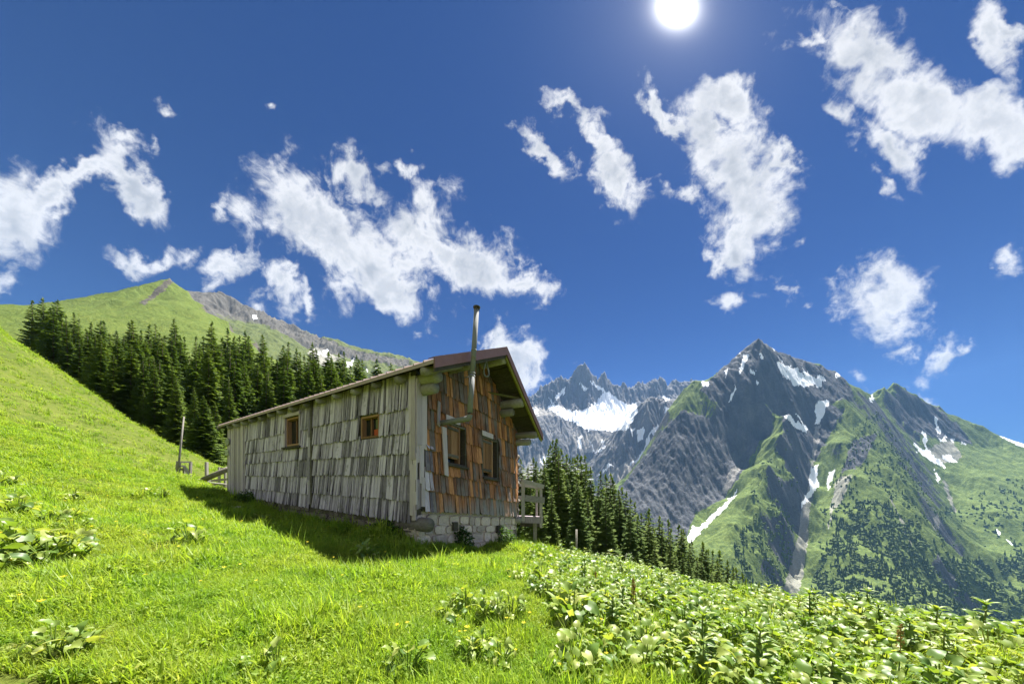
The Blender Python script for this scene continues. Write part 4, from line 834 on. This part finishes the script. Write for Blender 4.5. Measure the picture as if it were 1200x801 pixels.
# ------------------------------------------------------------------ woods and scrub on the far mountain
def far_wood():
    rg = np.random.default_rng(3); Z = m1['Z']; PX = m1['px']; PY = m1['py']; X = m1['X']; Y = m1['Y']; S = m1['s']
    dens = np.zeros(Z.shape)
    dens = np.maximum(dens, inpoly(PX, PY, [(935,730),(960,660),(985,610),(1010,585),(1040,590),(1060,615),(1090,640),(1110,655),(1140,640),(1160,655),(1200,650),(1280,650),(1280,830),(935,830)])*1.0)
    dens = np.maximum(dens, inpoly(PX, PY, [(830,700),(870,620),(905,590),(930,600),(928,660),(905,720)])*.4)
    dens = np.maximum(dens, inpoly(PX, PY, [(960,600),(1000,500),(1030,480),(1100,600),(1180,560),(1280,560),(1280,700),(960,700)])*.12)
    dens = np.maximum(dens, inpoly(PX, PY, [(880,560),(925,500),(945,600),(880,640)])*.06)
    dens *= (fbm(X/70, Y/70, 4, 21)+.32 > 0)*np.clip(.5+fbm(X/30, Y/30, 3, 22)*1.2, 0, 1)
    dens *= np.where(inpoly(PX, PY, [(1095,610),(1130,605),(1180,640),(1195,660),(1150,650),(1115,655)]), .05, 1)
    area = np.gradient(Y, axis=0)*(Y*(m1['px'][0, 1]-m1['px'][0, 0])/F); prob = dens*area*(6e-2)
    sel = rg.random(Z.shape) < prob; idx = np.argwhere(sel); rg.shuffle(idx); idx = idx[:17000]
    x, y, z = (q_[idx[:, 0], idx[:, 1]] for q_ in (X, Y, Z)); nt_ = len(x); nseg = 5
    con = rg.random(nt_) < np.where(S[idx[:, 0], idx[:, 1]] > 0, .28, 0)
    VV = []; FF = []; AA_ = []; off_ = 0
    for kind in (True, False):
        m_ = con == kind; n_ = int(m_.sum())
        h = rg.uniform(13, 26, n_) if kind else rg.uniform(3, 9.5, n_); rr = h*(rg.uniform(.13, .19, n_) if kind else rg.uniform(.5, .85, n_))
        lev = ((None, .7), (.2, 1.), (.45, .55), (.52, .62), (1., .02)) if kind else ((None, .8), (.35, 1.), (.75, .75), (1., .05))
        col = rg.random(n_)*(.4 if kind else .65)+(.12 if kind else .35); a0 = rg.uniform(0, 6.28, n_); nl = len(lev)
        P_ = np.zeros((n_, nl, nseg, 3))
        for l, (fz, fr) in enumerate(lev):
            for k in range(nseg):
                q_ = rr*fr*rg.uniform(.7, 1.25, n_); t = a0+6.283*k/nseg
                P_[:, l, k] = np.stack([x[m_]+q_*np.cos(t), y[m_]+q_*np.sin(t), z[m_]+(-2. if fz is None else fz*h)+rg.uniform(-.06, .06, n_)*h], -1)
        l, k = np.meshgrid(np.arange(nl-1), np.arange(nseg), indexing='ij'); k2 = (k+1) % nseg
        q4 = np.stack([l*nseg+k, l*nseg+k2, (l+1)*nseg+k2, (l+1)*nseg+k], -1).reshape(-1, 4)
        FF.append((q4[None]+(np.arange(n_)*nl*nseg)[:, None, None]+off_).reshape(-1, 4)); VV.append(P_.reshape(-1, 3)); AA_.append(np.repeat(col, nl*nseg)); off_ += n_*nl*nseg
    V = np.concatenate(VV); Fc = np.concatenate(FF); A = np.concatenate(AA_)
    o = obj('mountain_wood', mesh('mountain_wood', V, Fc, M['broad'], False, {'rnd': A}))
    tag(o, 'distant mixed wood and scrub covering the lower mountain slopes', 'wood', None, 'stuff')
far_wood()

# ------------------------------------------------------------------ plants of the meadow
def leaf_geo(L, W, seed, heart=True, fold=.25, curl=.5, nl=6):
    rg = np.random.default_rng(seed); V = []; Fc = []
    for i in range(nl+1):
        t = i/nl; wd = W*(math.sin(math.pi*min(1, (t*.93+.07)**(.62 if heart else .8))))**.8 if i < nl else .0
        y = L*t; z = -curl*L*t*t*.6+.10*L*math.sin(t*3.1)
        for s in (-1, -.5, 0, .5, 1):
            back = -.16*L*abs(s)*(1 if heart and i == 0 else 0)
            V.append((s*wd*.5*(1+.10*math.sin(7*t+seed+s*3)), y+back, z+fold*abs(s)*wd*.5+.05*W*math.sin(11*t+seed*1.7+s*4)*abs(s)))
    for i in range(nl):
        for k in range(4): b = i*5+k; Fc.append((b, b+1, b+6, b+5))
    return np.array(V), Fc
def stalk_geo(p0, p1, r):
    mb = MB(); mb.tube([p0, p1], [r, r*.7], 4, cap=False); return mb.v, mb.f
DOCK_LEAVES = []
for i in range(7):
    V, Fc = leaf_geo(random.uniform(.06, .125), random.uniform(.044, .088), i*3+1, True, random.uniform(.1, .35), random.uniform(.2, .7))
    DOCK_LEAVES.append(mesh('leaf', V, Fc, M['dock'], True, {'rnd': [random.random()]*len(V)}))
LANCE = []
for i in range(4):
    V, Fc = leaf_geo(random.uniform(.13, .20), random.uniform(.035, .058), i*5+2, False, .35, random.uniform(.2, .6), 5)
    LANCE.append(mesh('leaf', V, Fc, M['dock'], True, {'rnd': [random.random()]*len(V)}))
def layout_dock(rg, n, spread, hmax):
    L = []
    for k in range(n):
        a = rg.uniform(0, 6.28); rad = spread*math.sqrt(rg.random()); h = hmax*rg.uniform(.35, 1.)*(1-.45*rad/spread)
        L.append((rg.randrange(len(DOCK_LEAVES)), Matrix.Translation((rad*math.cos(a), rad*math.sin(a), h)) @ Euler((rg.uniform(-.7, 1.0), rg.uniform(-.6, .6), a-math.pi/2+rg.uniform(-1., 1.))).to_matrix().to_4x4() @ Matrix.Scale(rg.uniform(.7, 1.25), 4)))
    return L
def layout_lance(rg, hmax):
    L = []; nw = 6
    for k in range(nw):
        z = hmax*(.25+.75*k/(nw-1)); nn = 6 if k < nw-1 else 8; a0 = rg.uniform(0, 6.28)
        for j in range(nn): L.append((rg.randrange(len(LANCE)), Matrix.Translation((0, 0, z)) @ Euler((rg.uniform(.05, .5)+.5*(k == nw-1), rg.uniform(-.2, .2), a0+6.283*j/nn)).to_matrix().to_4x4() @ Matrix.Scale(rg.uniform(.75, 1.1)*(1-.35*k/nw), 4)))
    return L
def stems_mesh(L, kind, rg, hmax):
    mb = MB()
    if kind == 'lance': mb.tube([(0, 0, -.1), (.01, 0, hmax*.5), (0, .01, hmax)], [.011, .009, .006], 5, .3)
    else:
        for _, m_ in L:
            p = m_.translation; mb.tube([(p.x*.25, p.y*.25, -.08), (p.x*.55, p.y*.55, p.z*.6), tuple(p)], [.008, .006, .004], 4, .4, cap=False)
    return mesh('stem', mb.v, mb.f, M['dock'], True, {'rnd': mb.r})
def spike_mesh(seed, h=.55):
    rg = random.Random(seed); mb = MB(); mb.tube([(0, 0, -.1), (0, 0, h)], [.007, .004], 4, cap=False)
    for k in range(70):
        z = h*(.42+.58*rg.random()); a = rg.uniform(0, 6.28); q = .028*(1.15-z/h)+.008; p = Vector((q*math.cos(a), q*math.sin(a), z)); s_ = .014
        mb.add([p, p+Vector((s_, 0, s_*.6)), p+Vector((0, s_, s_*1.4)), p+Vector((-s_*.6, -s_*.4, s_))], [(0, 1, 2), (0, 2, 3), (0, 3, 1)])
    return mesh('seed_spike', mb.v, mb.f, M['spike'], False, {'rnd': mb.r})
SPK = [spike_mesh(i, .28+.05*i) for i in range(4)]
def merged(L, lib, stem, seed, extra=None):
    V = []; Fc = []; A = []; rg = random.Random(seed); parts = [(lib[i], m_, None) for i, m_ in L]+[(stem, Matrix(), None)]+([(extra, Matrix(), 1)] if extra else [])
    for me, m_, mi in parts:
        if mi: continue
        b = len(V); V += [tuple(m_ @ v.co) for v in me.vertices]; Fc += [tuple(i+b for i in p.vertices) for p in me.polygons]; A += [rg.random()]*len(me.vertices)
    return mesh('foliage', V, Fc, M['dock'], True, {'rnd': A})
PLANTS = []
for i in range(8):
    rg = random.Random(100+i); kind = 'lance' if i >= 6 else 'dock'; hm = rg.uniform(.30, .46) if kind == 'lance' else rg.uniform(.17, .32)
    L = layout_lance(rg, hm) if kind == 'lance' else layout_dock(rg, rg.randint(15, 22), rg.uniform(.12, .19), hm)
    st = stems_mesh(L, kind, rg, hm); lib = LANCE if kind == 'lance' else DOCK_LEAVES
    PLANTS.append((kind, L, lib, st, merged(L, lib, st, i)))
def plant(x, y, vi, sc, label, group, detailed, cat='plant', spike=False, zs=1.):
    kind, L, lib, st, fm = PLANTS[vi]
    r = empty('dock_plant' if kind == 'dock' else 'gentian_plant', (x, y, gz1(x, y))); r.rotation_euler = (0, 0, random.uniform(0, 6.28)); r.scale = (sc, sc, sc*zs)
    if detailed:
        obj('stem', st, r)
        for i, m_ in L: o = obj('leaf', lib[i], r); o.matrix_local = m_
    else: obj('foliage', fm, r)
    if spike: o = obj('seed_spike', random.choice(SPK), r); o.location = (random.uniform(-.05, .05), random.uniform(-.05, .05), 0)
    return tag(r, label, cat, group)
rp = random.Random(21)
def hut_clear(x, y):
    p = Vector((x, y, 0))-HC; det = LV.x*GV.y-LV.y*GV.x; v = (p.x*GV.y-p.y*GV.x)/det; u = (LV.x*p.y-LV.y*p.x)/det
    return not (-.12 < v < VL+.1 and -.06 < u < UG+.1)
nc_ = 16000; cY = RNG.uniform(2.2, 13, nc_); cpx = RNG.uniform(600, 1330, nc_); cX = (cpx-CX)/F*cY; cZ = gz(cX, cY); cpy = HY-F*(cZ-EYE)/cY
edge = 632+(cpy-640)*.34+22*np.sin(cpy*.07)
dn = np.where(cpx > edge+40, 1., np.where(cpx > edge, .4, .04))
dn = dn*(.25+.75*(np.sin(cX*2.1+1.3*np.sin(cY*1.7))*np.sin(cY*1.9+cX) > -.25))
okc = (cpy < 850)&(RNG.random(nc_) < .95*dn*np.minimum(1, (cY*.16)**1.2))
sel = []; cells = {}
for k in np.nonzero(okc)[0]:
    x, y = float(cX[k]), float(cY[k])
    if not hut_clear(x, y): continue
    d2 = (.10+.009*y)**2; ci, cj = int(x/.25), int(y/.25)
    if any((x-q[0])**2+(y-q[1])**2 < d2 for a_ in (-1, 0, 1) for b_ in (-1, 0, 1) for q in cells.get((ci+a_, cj+b_), ())): continue
    cells.setdefault((ci, cj), []).append((x, y)); sel.append((x, y, float(cpx[k]), float(cpy[k])))
sel.sort(key=lambda c: c[0]**2+c[1]**2)
PLT_D = 'broad-leaved light green dock plant in the thick patch on the slope right of the hut'
PLT_L = 'tall upright plant with whorls of narrow leaves in the thick dock patch'
nd = 0; rest_pts = []
for i, (x, y, px, py) in enumerate(sel):
    lance = rp.random() < (.08 if px > 850 else .03); vi = rp.choice((6, 7)) if lance else rp.randrange(6); sc = rp.uniform(.75, 1.2)
    if nd < 290:
        plant(x, y, vi, sc, PLT_L if lance else PLT_D, 'whorled plants on the dock slope' if lance else 'dock plants on the slope', nd < 80, spike=rp.random() < .012); nd += 1
    else: rest_pts.append((x, y, gz1(x, y), rp.uniform(0, 6.28), sc*1.1, vi))
print('dock', len(sel), nd)
def clump(px, py, n, spread, label, sc=1., spikes=.1, kinds=range(6)):
    x0, y0 = ground_at(px, py)
    for k in range(n):
        a = rp.uniform(0, 6.28); r = spread*math.sqrt(rp.random()); x, y = x0+r*math.cos(a), y0+r*math.sin(a)
        if hut_clear(x, y): plant(x, y, rp.choice(list(kinds)), sc*rp.uniform(.8, 1.15), label, None if n == 1 else label[:40], True, spike=rp.random() < spikes, zs=1.2)
clump(45, 662, 8, .36, 'large pale-leaved dock in the big clump on the left meadow', 1.25, 0.)
clump(66, 615, 5, .5, 'dock with rusty seed spikes uphill of the big meadow clump', 1.05, .1)
clump(42, 580, 4, .9, 'small dock high on the left hillside above the big clumps', 1.2, 0.)
clump(82, 768, 2, .10, 'large dock leaves alone in the short grass at the foot of the hillside', .85, 0)
clump(222, 640, 1, 0, 'single small dock in the open grass below the fence', 1.1, 0)
clump(160, 688, 1, 0, 'tiny dock sprout in the open grass', .45, 0)
clump(305, 612, 2, .25, 'dock growing in the hut shadow beside the long wall', 1.2, 0)
clump(178, 583, 2, .4, 'dock near the fence end on the hillside', 1.2, .2)
clump(428, 655, 2, .12, 'bright dock at the edge of the hut shadow', 1.1, 0)
clump(530, 722, 3, .22, 'dock with a long white-backed leaf in the middle of the meadow', .95, 0.)
clump(590, 735, 4, .3, 'dock cluster in the middle of the meadow', .85, .05)
clump(575, 775, 3, .2, 'low dock at the lower edge of the meadow', .75, 0)
clump(478, 790, 1, 0, 'dark dock alone in the lower meadow grass', .8, 0)
clump(668, 735, 2, .12, 'large dock with pale leaves at the edge of the thick patch', 1.4, 0)
clump(300, 795, 2, .15, 'low dark dock at the bottom of the grass', .7, 0)
def shrub(px, py, w_, h_, label, seed):
    rg = random.Random(seed); x, y = ground_at(px, py); r = empty('shrub', (x, y, gz1(x, y))); V = []; Fc = []; A = []
    for k in range(520):
        a = rg.uniform(0, 6.28); q = math.sqrt(rg.random()); z = h_*rg.random()**.8*(1-.55*q*q); c = Vector((w_*q*math.cos(a), w_*.7*q*math.sin(a), z)); s_ = rg.uniform(.035, .075)
        e = Euler((rg.uniform(-.9, .9), rg.uniform(-.9, .9), rg.uniform(0, 6.28))).to_matrix(); b = len(V)
        V += [tuple(c+e @ Vector(p)*s_) for p in ((0, -1, 0), (.5, 0, .1), (0, 1.1, -.1), (-.5, 0, .1))]; Fc.append((b, b+1, b+2, b+3)); A += [rg.random()]*4
    obj('foliage', mesh('foliage', V, Fc, M['shrub'], False, {'rnd': A}), r)
    mb = MB()
    for k in range(9): a = rg.uniform(0, 6.28); q = rg.random()*.8; mb.tube([(0, 0, -.05), (w_*q*math.cos(a)*.6, w_*q*math.sin(a)*.5, h_*.45), (w_*q*math.cos(a), w_*q*.7*math.sin(a), h_*.75)], .008, 4, .3, cap=False)
    obj('stems', mesh('stems', mb.v, mb.f, M['shrub'], False, {'rnd': mb.r}), r); tag(r, label, 'shrub')
shrub(538, 641, .42, .62, 'dark green nettle bush at the stone base under the first gable window', 1)
shrub(588, 638, .5, .66, 'dark green bush at the stone base near the balcony', 2)
shrub(287, 590, .45, .55, 'dark shrub at the far end of the long wall by the pale rock', 3)
shrub(455, 627, .5, .4, 'low dark weeds along the near end of the long wall', 4)
shrub(383, 612, .5, .3, 'low dark weeds along the middle of the long wall', 5)

# ------------------------------------------------------------------ grass: many tufts set on scattered points
def tuft_mesh(seed, n, h, spread, lean):
    rg = np.random.default_rng(seed); V = []; Fc = []; A = []
    for k in range(n):
        a = rg.uniform(0, 6.28); r = spread*math.sqrt(rg.random()); hh = h*rg.uniform(.45, 1.1); w_ = rg.uniform(.0022, .0052); b = rg.uniform(0, 6.28); le = lean*rg.uniform(.1, 1.)*hh
        c = np.array([r*math.cos(a), r*math.sin(a), -.02]); d = np.array([math.cos(b), math.sin(b), 0]); s_ = np.array([-d[1], d[0], 0])*w_
        m_ = c+d*le*.3+np.array([0, 0, hh*.6]); t = c+d*le+np.array([0, 0, hh]); i = len(V)
        V += [c-s_, c+s_, m_+s_*.8, m_-s_*.8, t]; Fc += [(i, i+1, i+2, i+3), (i+3, i+2, i+4)]; A += [rg.random()]*5
    return mesh('tuft', V, Fc, M['grass'], False, {'rnd': A})
def clover_mesh(seed, n):
    rg = np.random.default_rng(seed); V = []; Fc = []; A = []
    for k in range(n):
        c = np.array([*rg.normal(0, .05, 2), rg.uniform(.03, .09)]); s_ = rg.uniform(.008, .017); e = np.array(Euler((rg.uniform(-.6, .6), rg.uniform(-.6, .6), rg.uniform(0, 6.28))).to_matrix()); i = len(V); q = rg.random()
        V += [c+e @ np.array(p)*s_ for p in ((0, -1.2, 0), (.8, 0, .2), (0, 1.2, 0), (-.8, 0, .2))]; Fc += [(i, i+1, i+2, i+3)]; A += [q]*4
    return mesh('clover', V, Fc, M['grass'], False, {'rnd': A})
def flower_mesh():
    V = []; Fc = []; A = []
    for k in range(6):
        a = k*1.047; i = len(V); V += [(0, 0, .13), (.013*math.cos(a-.4), .013*math.sin(a-.4), .137), (.018*math.cos(a), .018*math.sin(a), .14), (.013*math.cos(a+.4), .013*math.sin(a+.4), .137)]; Fc.append((i, i+1, i+2, i+3)); A += [.5]*4
    return mesh('flower', V, Fc, M['petal'], False, {'rnd': A})
def scatter(name, sources, pts, label, cat):
    """one object: geometry nodes set copies of the source meshes on the points (x, y, z, turn, size, which)"""
    pts = np.array(pts, float); src = bpy.data.collections.new(name+'_sources')
    for k, me in enumerate(sources): o = bpy.data.objects.new('%s_source_%02d' % (name, k), me); src.objects.link(o)
    o = obj(name, mesh(name, pts[:, :3], [], None, False, {'turn': pts[:, 3], 'size': pts[:, 4], 'tilt': RNG.uniform(-.15, .15, len(pts))}))
    at_ = o.data.attributes.new('which', 'INT', 'POINT'); at_.data.foreach_set('value', pts[:, 5].astype(np.int32))
    ng = bpy.data.node_groups.new(name, 'GeometryNodeTree'); ng.interface.new_socket('Geometry', in_out='INPUT', socket_type='NodeSocketGeometry'); ng.interface.new_socket('Geometry', in_out='OUTPUT', socket_type='NodeSocketGeometry')
    q = N(ng); gi = q.n('NodeGroupInput'); ci = q.n('GeometryNodeCollectionInfo', {'Collection': src, 'Separate Children': True, 'Reset Children': True})
    def na_(nm, t): return q.n('GeometryNodeInputNamedAttribute', {'Name': nm}, data_type=t).outputs[0]
    rot = q.n('ShaderNodeCombineXYZ', {0: na_('tilt', 'FLOAT'), 1: na_('tilt', 'FLOAT'), 2: na_('turn', 'FLOAT')}).outputs[0]
    ip = q.n('GeometryNodeInstanceOnPoints', {'Points': gi.outputs[0], 'Instance': ci.outputs[0], 'Pick Instance': True, 'Instance Index': na_('which', 'INT'), 'Rotation': rot, 'Scale': na_('size', 'FLOAT')})
    q.n('NodeGroupOutput', {0: ip.outputs[0]})
    md = o.modifiers.new('scatter', 'NODES'); md.node_group = ng
    return tag(o, label, cat, None, 'stuff')
def field(n, y0, y1, pw, px0=-260, px1=1460):
    t = RNG.random(n); Y = (y0**pw+(y1**pw-y0**pw)*t)**(1/pw); px = RNG.uniform(px0, px1, n); X = (px-CX)/F*Y; return X, Y, px
def cull(X, Y, px):
    Z = gz(X, Y); py = HY-F*(Z-EYE)/Y; ok = (py < 900)&(py > 330)
    p = np.stack([X-HC.x, Y-HC.y]); det = LV.x*GV.y-LV.y*GV.x; v = (p[0]*GV.y-p[1]*GV.x)/det; u = (LV.x*p[1]-LV.y*p[0])/det
    ok &= ~((v > -.02)&(v < VL)&(u > .06)&(u < UG)); ok &= ~((px > 640)&(Y > 22)); ok &= ~((px > 300)&(px <= 640)&(Y > 26))
    return Z, ok, u, v
pts = []
for (n_, y0, y1, pw, s0, s1) in ((85000, 1.9, 6., 1.2, .6, 1.05), (110000, 5.5, 15, 1.3, .8, 1.4), (90000, 14, 60, 1.5, 1.1, 2.0)):
    X, Y, px = field(n_, y0, y1, pw); Z, ok, u, v = cull(X, Y, px)
    patch = fbm(X*.8, Y*.8, 3, 31); size = RNG.uniform(s0, s1, n_)*(1+.7*patch); size = np.where(RNG.random(n_) < .04, size*1.35, size); size *= np.where(px > 640, 1.05, 1.)
    near = np.clip(1-np.abs(u+.35)/.5, 0, 1)*((v > -.5)&(v < VL)); size *= 1+.9*np.clip(near, 0, 1)
    bare = (fbm(X*.55, Y*.55, 3, 33) > .62)&(RNG.random(n_) < .75); ok &= ~bare
    wh = RNG.integers(0, 8, n_)
    i = ok; pts.append(np.stack([X[i], Y[i], Z[i], RNG.uniform(0, 6.28, i.sum()), size[i], wh[i]], 1))
pts = np.concatenate(pts); print('tufts', len(pts))
TUF = [tuft_mesh(i, 17, .09+.02*i, .055, .7) for i in range(4)]+[tuft_mesh(9, 12, .21, .05, .8), tuft_mesh(10, 16, .08, .065, .9)]+[clover_mesh(1, 16), clover_mesh(2, 20)]
scatter('grass', TUF, pts, 'short sunlit meadow grass with clover around the hut', 'grass')
if rest_pts:
    scatter('ground_cover', [p_[4] for p_ in PLANTS], rest_pts, 'far part of the broad-leaved dock patch on the slope', 'plants')
X, Y, px = field(420, 2.3, 16, 1.5, 0, 760); Z, ok, u, v = cull(X, Y, px); i = ok
scatter('flowers', [flower_mesh()], np.stack([X[i], Y[i], Z[i], RNG.uniform(0, 6.28, i.sum()), RNG.uniform(.8, 1.5, i.sum()), np.zeros(i.sum())], 1), 'tiny yellow flowers scattered in the short grass', 'flowers')

# ------------------------------------------------------------------ the air between here and the mountains
hz = MB(); hz.hexa([(-6200, -300, -1060), (7200, -300, -1060), (7200, 5400, -1060), (-6200, 5400, -1060), (-6200, -300, 1680), (7200, -300, 1680), (7200, 5400, 1680), (-6200, 5400, 1680)])
m, n = material('mountain_air'); pv = n.n('ShaderNodeVolumePrincipled', {'Color': (.25, .52, 1., 1), 'Density': .000031, 'Anisotropy': 0.})
n.n('ShaderNodeOutputMaterial', {1: pv.outputs[0]})
o = hz.build('haze', m); tag(o, 'thin bluish air over the whole valley', 'haze', None, 'stuff')
